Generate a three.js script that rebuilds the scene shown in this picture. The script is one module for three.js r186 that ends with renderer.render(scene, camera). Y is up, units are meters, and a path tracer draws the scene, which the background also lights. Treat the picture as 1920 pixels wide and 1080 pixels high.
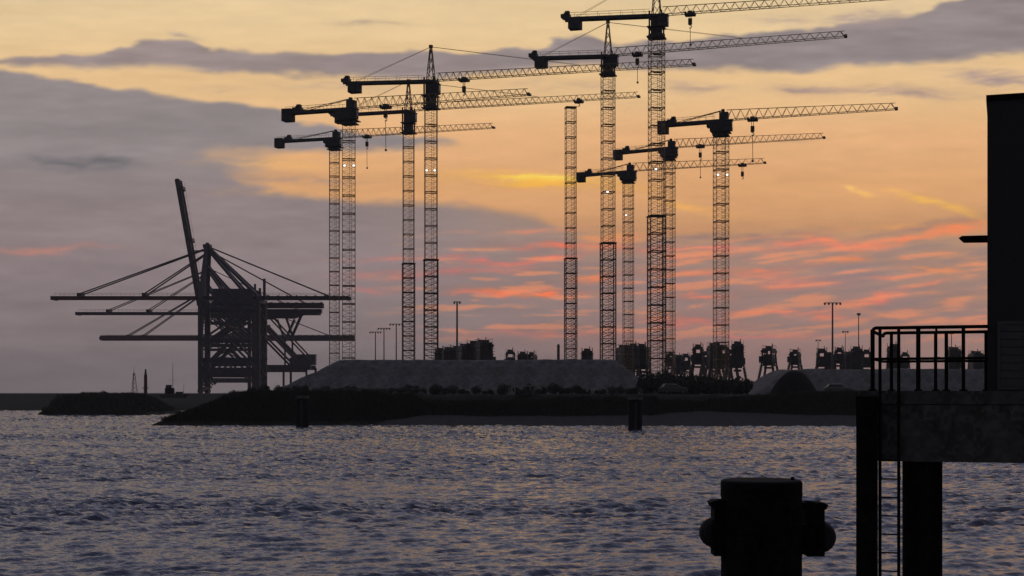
import * as THREE from 'three';
import { mergeGeometries } from 'three/addons/utils/BufferGeometryUtils.js';

// ------------------------------------------------------------------ camera, sky, sun, exposure
const F = 2700, EYE = 4.45, HORIZON = 737;            // lens length and horizon, in pixels of a 1920 x 1080 frame; eye height above the water
const scene = new THREE.Scene();
const camera = new THREE.PerspectiveCamera(2 * Math.atan(540 / F) * 180 / Math.PI, 16 / 9, 0.5, 9000);
camera.position.set(0, EYE, 0);
camera.setViewOffset(1920, 1080, 0, 540 - HORIZON, 1920, 1080);   // shifted lens: uprights stay upright

function rng(seed) { let a = seed >>> 0; return () => { a = (a + 0x6D2B79F5) >>> 0; let t = Math.imul(a ^ (a >>> 15), 1 | a); t = (t + Math.imul(t ^ (t >>> 7), 61 | t)) ^ t; return ((t ^ (t >>> 14)) >>> 0) / 4294967296; }; }
const clamp = (x, a = 0, b = 1) => Math.min(b, Math.max(a, x));
const sstep = (a, b, x) => { const t = clamp((x - a) / (b - a)); return t * t * (3 - 2 * t); };
const lerp = (a, b, t) => a + (b - a) * t;
const hash = (x, y, s) => { let h = Math.imul(x | 0, 374761393) + Math.imul(y | 0, 668265263) + Math.imul(s | 0, 1274126177); h = Math.imul(h ^ (h >>> 13), 1274126177); return ((h ^ (h >>> 16)) >>> 0) / 4294967296; };
function noise(x, y, s = 0, wx = 0) {                  // value noise in -1..1; wx > 0 repeats it every wx cells
  const ix = Math.floor(x), iy = Math.floor(y), u = x - ix, v = y - iy, a = u * u * (3 - 2 * u), b = v * v * (3 - 2 * v);
  const w = wx ? (k) => ((k % wx) + wx) % wx : (k) => k;
  return lerp(lerp(hash(w(ix), w(iy), s), hash(w(ix + 1), w(iy), s), a), lerp(hash(w(ix), w(iy + 1), s), hash(w(ix + 1), w(iy + 1), s), a), b) * 2 - 1;
}
function fbm(x, y, s = 0, o = 4) { let v = 0, a = 0.55; for (let i = 0; i < o; i++) { v += a * noise(x, y, s + i * 17); x = x * 2.03 + 3.1; y = y * 2.03 + 1.7; a *= 0.5; } return v; }
function track(pts, x) {                               // piecewise smooth curve through [x, a, b ...] rows
  if (x <= pts[0][0]) return pts[0].slice(1);
  for (let i = 1; i < pts.length; i++) if (x <= pts[i][0]) { const p = pts[i - 1], q = pts[i], t = (x - p[0]) / (q[0] - p[0]), e = t * t * (3 - 2 * t); return p.slice(1).map((v, k) => lerp(v, q[k + 1], e)); }
  return pts[pts.length - 1].slice(1);
}

// The evening sky. Coordinates: u to the right and w down, as tangents of the angles from the direction of the sunset, times 2700.
const clearSky = [[-1500, 172, 170, 190], [-800, 178, 174, 188], [-260, 186, 180, 186], [-90, 212, 195, 176], [25, 233, 203, 156], [160, 234, 194, 143], [270, 232, 178, 127], [360, 226, 168, 116], [430, 208, 154, 110], [500, 190, 142, 116], [580, 180, 136, 120], [650, 184, 132, 118], [737, 152, 124, 116]];
const greySky = [[100, 152, 141, 140], [250, 146, 136, 136], [400, 147, 132, 132], [520, 143, 128, 129], [620, 136, 122, 122], [737, 126, 115, 115]];
const edgeUpper = [[-900, 120], [-300, 128], [0, 134], [120, 150], [230, 170], [400, 187], [500, 206], [580, 232], [700, 254], [820, 258], [900, 268]];
const edgeLower = [[-200, 286], [380, 296], [470, 340], [560, 364], [700, 376], [860, 383], [980, 400], [1060, 428], [1200, 452], [1500, 450], [2200, 430]];
const lowerWeight = [[600, 1], [800, 0.92], [1000, 0.72], [1150, 0.5], [1500, 0.42], [2000, 0.3]];
const band = [[-500, 112, 128], [0, 116, 123], [70, 110, 124], [180, 103, 125], [235, 88, 126], [280, 78, 122], [345, 80, 123], [400, 97, 130], [520, 105, 136], [640, 106, 144], [760, 103, 148], [900, 101, 140], [1010, 95, 128], [1055, 74, 124], [1105, 65, 122], [1160, 88, 125], [1250, 80, 128], [1350, 72, 131], [1500, 58, 130], [1600, 46, 122], [1700, 30, 115], [1790, 4, 108], [1920, -45, 100], [2300, -120, 80], [2900, -160, 40]];
// soft streaks: centre, half length, half height, slope, colour, strength
const streaks = [
  [685, 44, 52, 5, 0.02, 176, 156, 138, 0.75], [340, 66, 26, 6, 0.35, 170, 152, 146, 0.5], [150, 95, 30, 3, 0, 190, 165, 145, 0.4], [420, 165, 40, 5, 0.03, 196, 166, 140, 0.45],
  [1310, 166, 52, 9, 0, 176, 150, 138, 0.65], [1510, 166, 62, 9, 0.02, 178, 150, 138, 0.7], [1680, 172, 140, 11, 0.03, 182, 154, 138, 0.65], [1870, 146, 80, 15, 0.1, 168, 146, 142, 0.75], [1620, 34, 78, 17, -0.08, 172, 152, 146, 0.75], [1480, 36, 60, 11, 0, 182, 160, 146, 0.5],
  [640, 162, 110, 8, 0.05, 196, 168, 142, 0.45], [1050, 158, 80, 10, 0, 198, 166, 140, 0.5], [140, 306, 80, 12, 0.01, 112, 110, 113, 0.75], [205, 300, 40, 11, 0, 110, 108, 111, 0.6], [90, 296, 34, 7, 0.1, 116, 114, 116, 0.5],
  [540, 310, 110, 9, 0.03, 236, 180, 118, 0.8], [570, 300, 140, 5, 0, 236, 178, 112, 0.35], [560, 336, 95, 7, 0.02, 166, 140, 132, 0.6], [560, 354, 110, 9, -0.04, 220, 168, 118, 0.6], [740, 330, 90, 14, 0, 214, 166, 116, 0.3],
  [985, 335, 115, 13, 0.02, 250, 188, 92, 0.95], [1015, 333, 62, 7, 0.01, 255, 222, 96, 0.95], [1020, 342, 70, 6, 0, 255, 188, 72, 0.6], [1150, 350, 90, 9, 0.05, 236, 176, 96, 0.5], [1590, 357, 9, 5, 0.35, 252, 200, 116, 0.85], [1616, 363, 20, 6, 0.25, 248, 192, 108, 0.8], [1735, 376, 60, 7, 0.26, 250, 192, 92, 0.8], [1800, 397, 50, 6, 0.25, 252, 192, 84, 0.75], [1290, 388, 52, 8, 0.24, 250, 184, 100, 0.75], [1390, 404, 60, 4, 0.12, 226, 164, 104, 0.5], [1685, 425, 34, 5, -0.05, 246, 168, 100, 0.7], [1500, 262, 60, 4, 0, 196, 158, 124, 0.4],
  [60, 470, 85, 6, -0.06, 192, 134, 120, 0.75], [170, 462, 80, 4, 0, 168, 130, 124, 0.4], [-150, 480, 160, 8, -0.05, 184, 132, 120, 0.5],
  [1400, 448, 220, 13, -0.03, 160, 128, 122, 0.55], [1740, 428, 130, 10, -0.18, 168, 130, 118, 0.6], [1590, 518, 70, 18, -0.1, 150, 126, 126, 0.55], [1240, 532, 120, 12, 0, 150, 124, 128, 0.5], [980, 565, 120, 16, 0, 160, 134, 128, 0.4],
  [880, 487, 42, 6, 0.1, 250, 116, 100, 0.85], [985, 489, 75, 6, -0.09, 250, 118, 96, 0.85], [820, 512, 80, 6, -0.06, 226, 118, 106, 0.6], [950, 506, 60, 5, -0.04, 232, 124, 106, 0.6], [720, 485, 90, 6, 0, 196, 122, 114, 0.55], [700, 545, 60, 5, 0, 190, 122, 116, 0.5], [700, 520, 70, 12, 0, 184, 126, 118, 0.5],
  [985, 548, 92, 8, 0.03, 255, 126, 78, 0.95], [900, 550, 60, 4, 0, 236, 122, 100, 0.6], [1010, 433, 70, 5, -0.05, 228, 140, 108, 0.65], [1060, 463, 90, 6, 0, 244, 120, 92, 0.8], [1140, 450, 60, 12, 0.05, 242, 158, 92, 0.6], [1120, 522, 50, 7, -0.08, 252, 138, 90, 0.75], [1200, 470, 50, 6, 0, 240, 138, 92, 0.5], [960, 576, 50, 3, 0, 228, 146, 112, 0.5], [1000, 628, 180, 7, 0, 206, 124, 108, 0.55],
  [1320, 468, 110, 5, 0.0, 238, 132, 112, 0.7], [1300, 484, 60, 5, -0.12, 240, 140, 104, 0.7], [1480, 462, 60, 7, -0.14, 244, 134, 104, 0.75], [1545, 450, 40, 7, 0.12, 248, 140, 100, 0.75], [1600, 462, 60, 9, -0.05, 244, 132, 100, 0.8], [1700, 452, 90, 7, -0.17, 246, 138, 96, 0.85], [1790, 430, 60, 8, -0.22, 246, 142, 94, 0.8], [1580, 488, 40, 6, -0.08, 250, 140, 88, 0.75], [1450, 505, 70, 7, -0.06, 246, 136, 100, 0.75], [1490, 530, 60, 11, -0.04, 240, 128, 108, 0.7], [1400, 515, 60, 5, 0, 236, 134, 106, 0.6], [1280, 512, 60, 7, 0.02, 242, 136, 98, 0.7], [1300, 556, 60, 6, 0, 240, 130, 100, 0.7], [1290, 604, 70, 10, 0.02, 240, 122, 100, 0.65], [1450, 583, 110, 5, -0.03, 246, 136, 104, 0.8], [1540, 592, 50, 8, 0.1, 244, 130, 98, 0.7], [1640, 562, 50, 8, -0.15, 246, 128, 104, 0.8], [1720, 540, 60, 5, -0.2, 244, 140, 104, 0.7], [1750, 508, 50, 7, 0.06, 250, 148, 92, 0.75], [1670, 520, 50, 5, -0.05, 236, 136, 110, 0.5], [1810, 488, 40, 8, 0.2, 240, 152, 100, 0.6], [1720, 598, 120, 6, 0.13, 236, 148, 108, 0.5], [1420, 634, 90, 4, 0, 232, 120, 106, 0.55], [1810, 560, 60, 10, 0, 214, 150, 112, 0.4],
];
function eveningSky(u, w) {
  // curling edges: the whole picture of the clouds is pushed about by noise
  const du = 16 * fbm(u / 70, w / 26, 3, 3) + 5 * fbm(u / 22, w / 10, 9, 2), dw = 9 * fbm(u / 80, w / 30, 5, 3) + 4.6 * fbm(u / 24, w / 9, 11, 3);
  const x = u + du, y = w + dw, c = track(clearSky, w + 5 * fbm(u / 300, w / 60, 21, 3));
  const t = 1 + 0.035 * fbm(u / 150, w / 22, 31, 4) + 0.02 * fbm(u / 40, w / 8, 33, 3);
  const put = (r, g, b, k) => { c[0] = lerp(c[0], r, k); c[1] = lerp(c[1], g, k); c[2] = lerp(c[2], b, k); };
  const right = sstep(1150, 1800, u) * sstep(560, 640, w); put(192, 144, 122, right * 0.5);
  const grey = track(greySky, w).map((v) => v * (1 + 0.06 * fbm(u / 210, w / 40, 41, 4) + 0.035 * fbm(u / 50, w / 10, 43, 4)));
  const up = sstep(-5, 7, y - track(edgeUpper, x)[0]) * (1 - sstep(370, 545, x + 70 * fbm(u / 120, w / 12, 47, 3)) * sstep(-14, 10, y - 284)) * (1 - sstep(780, 900, x + 3 * (y - 262)));
  const low = sstep(-9, 16, y - track(edgeLower, x)[0]) * track(lowerWeight, x)[0];
  put(grey[0], grey[1], grey[2], Math.max(up, low));
  const [b0, b1] = track(band, x), warm = sstep(-6, 4, y - b0 + 2) * (1 - sstep(-11, 8, y - b1 - 2));
  const inner = 1 + 0.1 * fbm(u / 80, w / 13, 51, 5), e = sstep(200, 1300, u);
  put(lerp(156, 143, e) * inner, lerp(141, 132, e) * inner, lerp(140, 134, e) * inner, warm * 0.95);
  for (const [cx, cy, lx, ly, slope, r, g, b, k] of streaks) {
    const p = (x - cx) / lx; if (p > 2.4 || p < -2.4) continue;
    const q = (y - cy - slope * (x - cx)) / ly; if (q > 2.6 || q < -2.6) continue;
    const m = Math.exp(-(p * p * 0.9 + q * q * 1.15)) * (0.8 + 0.95 * fbm((x + 2 * y) / 38, y / 5, 61, 4));
    put(r, g, b, clamp(k * 1.25 * m));
  }
  // fine red fibres low in the sky
  const field = sstep(640, 900, u) * sstep(415, 470, w) * (1 - sstep(610, 665, w)), fibre = fbm((u + 0.5 * w) / 90, (w + 0.1 * Math.max(0, u - 1200)) / 9, 71, 4);
  put(248, 150, 106, field * 0.62 * sstep(0.1, 0.42, fibre)); put(150, 127, 124, field * 0.5 * sstep(0.08, 0.42, -fibre));
  return c.map((v) => v * t);
}
const toLinear = (v) => { v = clamp(v / 255, 0, 1.2); return v <= 0.04045 ? v / 12.92 : Math.pow((v + 0.055) / 1.055, 2.4); };
const highSky = [[0, 126, 118, 122], [6, 130, 124, 130], [14, 142, 138, 148], [24, 168, 164, 180], [40, 174, 172, 194], [62, 148, 152, 180], [90, 124, 133, 164]];
function wideSky(az, el) {                              // the rest of the dome: dull blue-grey evening cloud, warmer towards the sunset
  const a = az * 57.2958, d = el * 57.2958, c = track(highSky, d), ca = Math.cos(az / 2) ** 2;
  const n = fbm(Math.cos(az) * 7 * Math.cos(el) + 20, Math.sin(az) * 7 * Math.cos(el) + d / 3.5, 81, 4), g = Math.exp(-((a / 62) ** 2)) * Math.exp(-Math.max(0, d - 12) / 6);
  const s = (0.5 + 0.56 * ca) * (1 + 0.09 * n), warm = [206, 182, 156];
  return c.map((v, k) => lerp(v * s, warm[k], 0.75 * g * clamp(0.75 + 0.5 * n)));
}
const SKY_W = 4096, SKY_H = 4096, skyData = new Float32Array(SKY_W * SKY_H * 4);
{
  const coarse = 8, rowStart = SKY_H / 2, line = new Float32Array((SKY_W / coarse + 2) * 3 * 2);
  const lin = new Float32Array(4096); for (let i = 0; i < 4096; i++) lin[i] = toLinear(i / 4095 * 300);
  const fast = (v) => lin[clamp(Math.round(v / 300 * 4095), 0, 4095)];
  const gw = SKY_W / coarse, gh = SKY_H / 2 / coarse + 1, grid = new Float32Array(gw * gh * 3);
  for (let j = 0; j < gh; j++) for (let i = 0; i < gw; i++) {
    const lon = ((i * coarse + 0.5) / SKY_W - 0.5) * 2 * Math.PI, el = Math.max(0, (j * coarse + 0.5) / SKY_H * Math.PI), az = Math.atan2(Math.cos(lon), -Math.sin(lon)), c = wideSky(az, el);
    for (let k = 0; k < 3; k++) grid[(j * gw + i) * 3 + k] = c[k];
  }
  for (let row = 0; row < SKY_H; row++) {
    const el = ((row + 0.5) / SKY_H - 0.5) * Math.PI;
    for (let col = 0; col < SKY_W; col++) {
      const o = (row * SKY_W + col) * 4; skyData[o + 3] = 1;
      if (el < -0.004) { skyData[o] = 0.06; skyData[o + 1] = 0.062; skyData[o + 2] = 0.075; continue; }
      const j = Math.max(0, row - rowStart) / coarse, j0 = Math.min(gh - 2, Math.floor(j)), i = col / coarse, i0 = Math.floor(i), i1 = (i0 + 1) % gw, fi = i - i0, fj = Math.min(1, j - j0), c = [0, 0, 0];
      for (let k = 0; k < 3; k++) c[k] = lerp(lerp(grid[(j0 * gw + i0) * 3 + k], grid[(j0 * gw + i1) * 3 + k], fi), lerp(grid[((j0 + 1) * gw + i0) * 3 + k], grid[((j0 + 1) * gw + i1) * 3 + k], fi), fj);
      const lon = ((col + 0.5) / SKY_W - 0.5) * 2 * Math.PI, az = Math.atan2(Math.cos(lon), -Math.sin(lon));
      const near = (1 - sstep(0.38, 0.62, Math.abs(az))) * (1 - sstep(0.285, 0.46, el));
      if (near > 0) {
        const u = 960 + F * Math.tan(az), w = HORIZON - F * Math.tan(Math.max(0, el)) / Math.cos(az), e = eveningSky(u, w);
        for (let k = 0; k < 3; k++) c[k] = lerp(c[k], e[k], near);
      }
      skyData[o] = fast(c[0]); skyData[o + 1] = fast(c[1]); skyData[o + 2] = fast(c[2]);
    }
  }
}
const sky = new THREE.DataTexture(skyData, SKY_W, SKY_H, THREE.RGBAFormat, THREE.FloatType);
sky.mapping = THREE.EquirectangularReflectionMapping; sky.magFilter = THREE.LinearFilter; sky.needsUpdate = true;
scene.background = sky; scene.environment = sky;

const sun = new THREE.DirectionalLight(new THREE.Color(1, 0.72, 0.45), 0.01);     // the sun is down behind the cloud bank: only its faint glow is left
sun.name = 'sunset_glow'; sun.position.set(10, 60, -1500); sun.target.position.set(0, 5, -200); sun.shadow.radius = 24; sun.castShadow = true;
sun.shadow.mapSize.set(2048, 2048); Object.assign(sun.shadow.camera, { left: -400, right: 400, top: 150, bottom: -150, near: 1, far: 2500 });
scene.add(sun, sun.target);
scene.fog = new THREE.FogExp2(new THREE.Color(0.8, 0.78, 0.8), 0.00012);          // evening haze over the harbour

const renderer = new THREE.WebGLRenderer({ antialias: true });
renderer.toneMapping = THREE.LinearToneMapping; renderer.toneMappingExposure = 1;
renderer.shadowMap.enabled = true; renderer.shadowMap.type = THREE.PCFSoftShadowMap;

// ------------------------------------------------------------------ helpers
const V = (x, y, z) => new THREE.Vector3(x, y, z);
const at = (px, py, d) => V((px - 960) / F * d, EYE + (HORIZON - py) / F * d, -d);   // the point seen at a pixel of the photograph, d metres into the scene
const taken = {};
function numbered(name) { const n = taken[name] = (taken[name] ?? -1) + 1; return n ? name + '_' + String(n).padStart(3, '0') : name; }
function tag(o, label, category, group) { o.userData = { label, category }; if (group) o.userData.group = group; return o; }
function thing(name, label, category, p, turn = 0, group) { const g = new THREE.Group(); g.name = numbered(name); g.position.copy(p); g.rotation.y = turn; scene.add(g); return tag(g, label, category, group); }
function copyOf(o, p, turn, label, scale = 1) { const c = o.clone(); c.name = numbered(o.name.replace(/_\d{3}$/, '')); c.position.copy(p); c.rotation.y = turn; c.scale.setScalar(scale); c.userData = { ...o.userData }; if (label) c.userData.label = label; scene.add(c); return c; }
const M4 = new THREE.Matrix4();
class MB {                                              // collects pieces of one part; uv in metres
  constructor() { this.g = []; }
  add(g, m) { if (m) g.applyMatrix4(m); this.g.push(g.index ? g.toNonIndexed() : g); return this; }
  box(cx, cy, cz, sx, sy, sz, ry = 0, rz = 0) {
    const g = new THREE.BoxGeometry(sx, sy, sz), uv = g.attributes.uv, n = g.attributes.normal;
    for (let i = 0; i < uv.count; i++) uv.setXY(i, uv.getX(i) * (Math.abs(n.getX(i)) > 0.5 ? sz : sx) + cx * 0.37, uv.getY(i) * (Math.abs(n.getY(i)) > 0.5 ? sz : sy) + cy * 0.31);
    return this.add(g, new THREE.Matrix4().makeRotationFromEuler(new THREE.Euler(0, ry, rz)).setPosition(cx, cy, cz));
  }
  bar(p, q, w, h = w) {                                 // square bar from p to q
    const d = q.clone().sub(p), L = d.length(); d.normalize();
    const g = new THREE.BoxGeometry(w, L, h), uv = g.attributes.uv; for (let i = 0; i < uv.count; i++) uv.setXY(i, uv.getX(i) * w, uv.getY(i) * L);
    const side = Math.abs(d.y) > 0.99 ? V(1, 0, 0) : V(0, 1, 0).cross(d).normalize(), z = side.clone().cross(d).normalize();
    return this.add(g, new THREE.Matrix4().makeBasis(side, d, z).setPosition(p.clone().add(q).multiplyScalar(0.5)));
  }
  rod(p, q, r0, r1 = r0, n = 10) {                      // round bar
    const d = q.clone().sub(p), L = d.length(); const g = new THREE.CylinderGeometry(r1, r0, L, n, 1), uv = g.attributes.uv;
    for (let i = 0; i < uv.count; i++) uv.setXY(i, uv.getX(i) * 6.28 * r0, uv.getY(i) * L);
    return this.add(g, new THREE.Matrix4().makeRotationFromQuaternion(new THREE.Quaternion().setFromUnitVectors(V(0, 1, 0), d.normalize())).setPosition(p.clone().add(q).multiplyScalar(0.5)));
  }
  torus(c, r, t, axis = 'z') { const g = new THREE.TorusGeometry(r, t, 10, 24); const m = new THREE.Matrix4(); if (axis === 'x') m.makeRotationY(Math.PI / 2); if (axis === 'y') m.makeRotationX(Math.PI / 2); return this.add(g, m.setPosition(c)); }
  ball(c, sx, sy, sz) { return this.add(new THREE.SphereGeometry(1, 14, 10), new THREE.Matrix4().makeScale(sx, sy, sz).setPosition(c)); }
  prism(pts, depth, c, ry = 0) { const g = new THREE.ExtrudeGeometry(new THREE.Shape(pts.map(([x, y]) => new THREE.Vector2(x, y))), { depth, bevelEnabled: false }); g.translate(0, 0, -depth / 2); return this.add(g, new THREE.Matrix4().makeRotationY(ry).setPosition(c)); }
  geo() { return mergeGeometries(this.g); }
  build(name, m, parent) { const o = new THREE.Mesh(this.geo(), m); o.name = name; o.castShadow = o.receiveShadow = true; parent.add(o); return o; }
}
const part = (name, geo, m, parent) => { const o = new THREE.Mesh(geo, m); o.name = name; o.castShadow = o.receiveShadow = true; parent.add(o); return o; };
const structure = (name, geo, m) => { const o = part(name, geo, m, scene); o.userData.kind = 'structure'; return o; };

// ------------------------------------------------------------------ materials
function grain(seed, lo, hi, cells, stretch = 1, spots = 0, tint) {     // a tiling sheet of fine and coarse grain, optionally with tinted stains
  const S = 256, d = new Uint8Array(S * S * 4);
  for (let y = 0; y < S; y++) for (let x = 0; x < S; x++) {
    let v = 0, a = 0.5, c = cells; for (let k = 0; k < 4; k++) { v += a * noise(x / S * c, y / S * c * stretch, seed + k, c); a *= 0.55; c *= 2; }
    const l = lerp(lo, hi, clamp(0.5 + 0.62 * v)), s = spots ? sstep(0.18, 0.4, noise(x / S * 6, y / S * 6, seed + 40, 6) * 0.6 + noise(x / S * 24, y / S * 24, seed + 41, 24) * 0.4) * spots : 0, o = (y * S + x) * 4;
    for (let k = 0; k < 3; k++) d[o + k] = 255 * clamp(lerp(l, tint ? tint[k] : l, s)); d[o + 3] = 255;
  }
  const t = new THREE.DataTexture(d, S, S); t.wrapS = t.wrapT = THREE.RepeatWrapping; t.magFilter = THREE.LinearFilter; t.colorSpace = THREE.SRGBColorSpace; t.needsUpdate = true; return t;
}
const tex = { steel: grain(1, 0.7, 1, 8, 1, 0.7, [0.62, 0.42, 0.3]), paint: grain(7, 0.8, 1, 6, 1, 0.4, [0.7, 0.55, 0.42]), concrete: grain(13, 0.62, 1, 10, 1, 0.4, [0.5, 0.5, 0.44]), sand: grain(27, 0.72, 1, 8, 1, 0.5, [0.7, 0.66, 0.6]), soil: grain(23, 0.5, 1, 12, 1, 0.5, [0.6, 0.52, 0.4]), grass: grain(31, 0.45, 1, 16, 1, 0.5, [0.85, 0.8, 0.5]), rubber: grain(37, 0.7, 1, 16), bark: grain(41, 0.5, 1, 8, 3) };
function mat(r, g, b, map, scale, rough, metal = 0, bump = 0) {
  const m = new THREE.MeshPhysicalMaterial({ color: new THREE.Color().setRGB(r, g, b), roughness: rough, metalness: metal, specularIntensity: rough > 0.9 ? 0.15 : 1 });   // loose, porous stuff has no sheen at a low angle
  if (map) { m.map = map.clone(); m.map.repeat.set(1 / scale, 1 / scale); m.map.needsUpdate = true; if (bump) { m.bumpMap = m.map; m.bumpScale = bump; } }
  return m;
}
const M = {
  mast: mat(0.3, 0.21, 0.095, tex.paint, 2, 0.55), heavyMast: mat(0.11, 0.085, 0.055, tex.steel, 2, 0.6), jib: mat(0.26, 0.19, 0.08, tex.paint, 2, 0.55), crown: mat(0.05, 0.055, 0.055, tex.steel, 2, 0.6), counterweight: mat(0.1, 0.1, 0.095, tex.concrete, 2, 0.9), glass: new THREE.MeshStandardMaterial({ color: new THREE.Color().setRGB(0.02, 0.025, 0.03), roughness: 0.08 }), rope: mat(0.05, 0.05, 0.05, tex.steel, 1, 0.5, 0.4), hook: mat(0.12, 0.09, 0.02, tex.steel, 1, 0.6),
  quayBlue: mat(0.05, 0.055, 0.075, tex.steel, 4, 0.6), quayGrey: mat(0.06, 0.058, 0.06, tex.steel, 4, 0.6), quayRed: mat(0.12, 0.03, 0.02, tex.steel, 4, 0.6), house: mat(0.06, 0.06, 0.075, tex.paint, 4, 0.6),
  carrier: mat(0.05, 0.055, 0.05, tex.steel, 3, 0.6), carrierLeg: mat(0.1, 0.07, 0.05, tex.steel, 3, 0.6), tyre: mat(0.02, 0.02, 0.02, tex.rubber, 1, 0.9),
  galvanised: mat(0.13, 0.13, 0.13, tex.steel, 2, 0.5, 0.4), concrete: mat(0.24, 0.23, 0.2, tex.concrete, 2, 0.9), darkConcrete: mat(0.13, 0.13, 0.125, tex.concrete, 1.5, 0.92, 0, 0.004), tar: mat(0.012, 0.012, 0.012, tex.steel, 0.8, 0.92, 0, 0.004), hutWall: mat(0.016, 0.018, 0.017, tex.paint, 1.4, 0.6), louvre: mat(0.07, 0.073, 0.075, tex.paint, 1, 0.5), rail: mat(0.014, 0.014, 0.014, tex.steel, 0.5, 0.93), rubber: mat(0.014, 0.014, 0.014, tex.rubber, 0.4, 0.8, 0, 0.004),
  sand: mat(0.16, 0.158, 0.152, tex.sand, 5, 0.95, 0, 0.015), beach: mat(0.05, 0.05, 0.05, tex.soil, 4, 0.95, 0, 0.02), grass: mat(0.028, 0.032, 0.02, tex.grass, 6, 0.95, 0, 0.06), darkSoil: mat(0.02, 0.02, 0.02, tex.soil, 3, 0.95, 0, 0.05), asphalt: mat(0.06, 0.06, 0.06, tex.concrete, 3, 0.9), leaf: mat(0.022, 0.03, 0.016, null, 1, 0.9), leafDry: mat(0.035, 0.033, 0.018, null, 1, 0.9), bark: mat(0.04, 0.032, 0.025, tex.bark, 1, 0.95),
  pale: mat(0.3, 0.29, 0.26, tex.paint, 1, 0.6), carPaint: new THREE.MeshPhysicalMaterial({ color: new THREE.Color().setRGB(0.03, 0.032, 0.036), roughness: 0.4, clearcoat: 0.25, clearcoatRoughness: 0.1 }), red: mat(0.2, 0.03, 0.02, tex.paint, 1, 0.6),
  lamp: new THREE.MeshStandardMaterial({ color: 0xffffff, emissive: new THREE.Color(1, 0.96, 0.88), emissiveIntensity: 2, roughness: 0.3 }),
};
M.leaf.side = M.leafDry.side = THREE.DoubleSide;

// ------------------------------------------------------------------ water
{
  const r = rng(5), comps = [];
  for (let i = 0; i < 72; i++) {
    const L = 0.24 * Math.pow(8, Math.pow(r(), 1.1)), k = 6.2832 / L, dir = 1.42 + (r() + r() + r() - 1.5) * 0.8, a = 0.0134 * Math.pow(L, 0.92) * (0.5 + r());
    comps.push([k * Math.cos(dir), k * Math.sin(dir), a, r() * 6.2832]);
  }
  const gust = (x, z) => clamp(1 + 0.8 * fbm(x / 130, z / 13, 91, 3) + 0.25 * fbm(x / 18, z / 6, 93, 2), 0.5, 1.4);
  const rows = 880, cols = 680, D0 = 30, D1 = 430, pos = [], nor = [], uv = [], idx = [];
  for (let j = 0; j <= rows; j++) {
    const d = D0 * Math.pow(D1 / D0, j / rows);
    for (let i = 0; i <= cols; i++) {
      const x = (i / cols * 2 - 1) * 0.46 * d, z = -d, A = gust(x, z); let h = 0, hx = 0, hz = 0;
      for (const [kx, kz, a, p] of comps) { const q = kx * x + kz * z + p, s = Math.sin(q), c = Math.cos(q); h += a * s; hx += a * kx * c; hz += a * kz * c; }
      const end = 1 - sstep(360, 420, d); pos.push(x, h * A * end, z); const n = V(-hx * A, 1, -hz * A).normalize(); nor.push(n.x, n.y, n.z); uv.push(x, z);
    }
  }
  for (let j = 0; j < rows; j++) for (let i = 0; i < cols; i++) { const a = j * (cols + 1) + i, b = a + cols + 1; idx.push(a, a + 1, b, a + 1, b + 1, b); }
  const flat = (x0, z0, x1, z1, x2, z2, x3, z3) => { const b = pos.length / 3; for (const [x, z] of [[x0, z0], [x1, z1], [x2, z2], [x3, z3]]) { pos.push(x, -0.02, z); nor.push(0, 1, 0); uv.push(x, z); } idx.push(b, b + 1, b + 2, b, b + 2, b + 3); };
  const e0 = 0.46 * D0, e1 = 0.46 * D1;
  flat(e0, -D0, 900, -D0, 900, -D1, e1, -D1); flat(-900, -D0, -e0, -D0, -e1, -D1, -900, -D1); flat(-900, 400, 900, 400, 900, -D0, -900, -D0);
  const g = new THREE.BufferGeometry(); g.setAttribute('position', new THREE.Float32BufferAttribute(pos, 3)); g.setAttribute('normal', new THREE.Float32BufferAttribute(nor, 3)); g.setAttribute('uv', new THREE.Float32BufferAttribute(uv, 2)); g.setIndex(idx);
  const ripple = grain(61, 0, 1, 10); ripple.colorSpace = THREE.NoColorSpace; ripple.repeat.set(1 / 1.7, 1 / 1.7);
  structure('water', g, new THREE.MeshPhysicalMaterial({ color: new THREE.Color().setRGB(0.07, 0.078, 0.112), roughness: 0.12, ior: 1.333, bumpMap: ripple, bumpScale: 0.03 }));
}

// ------------------------------------------------------------------ land
function sheet(name, x0, x1, nx, zs, height, m) {       // a height field; quads wholly below -0.9 m are dropped
  const pos = [], uv = [], idx = [], w = nx + 1, hs = [];
  for (const z of zs) for (let i = 0; i <= nx; i++) { const x = lerp(x0, x1, i / nx), h = height(x, -z); pos.push(x, h, -z); uv.push(x, z); hs.push(h); }
  for (let j = 0; j < zs.length - 1; j++) for (let i = 0; i < nx; i++) { const a = j * w + i, b = a + w; if (Math.max(hs[a], hs[a + 1], hs[b], hs[b + 1]) < -0.9) continue; idx.push(a, a + 1, b, a + 1, b + 1, b); }
  const g = new THREE.BufferGeometry(); g.setAttribute('position', new THREE.Float32BufferAttribute(pos, 3)); g.setAttribute('uv', new THREE.Float32BufferAttribute(uv, 2)); g.setIndex(idx); g.computeVertexNormals();
  return structure(name, g, m);
}
const range = (a, b, s) => { const o = []; for (let v = a; v < b; v += s) o.push(v); o.push(b); return o; };
const BASE = 4.2;                                       // level of the yard behind the dike
const shoreFront = (x) => -194 + sstep(10, 70, x) * 9 + 1.6 * noise(x / 14, 3, 7) + 0.6 * noise(x / 4, 5, 8);        // z of the waterline
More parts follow.
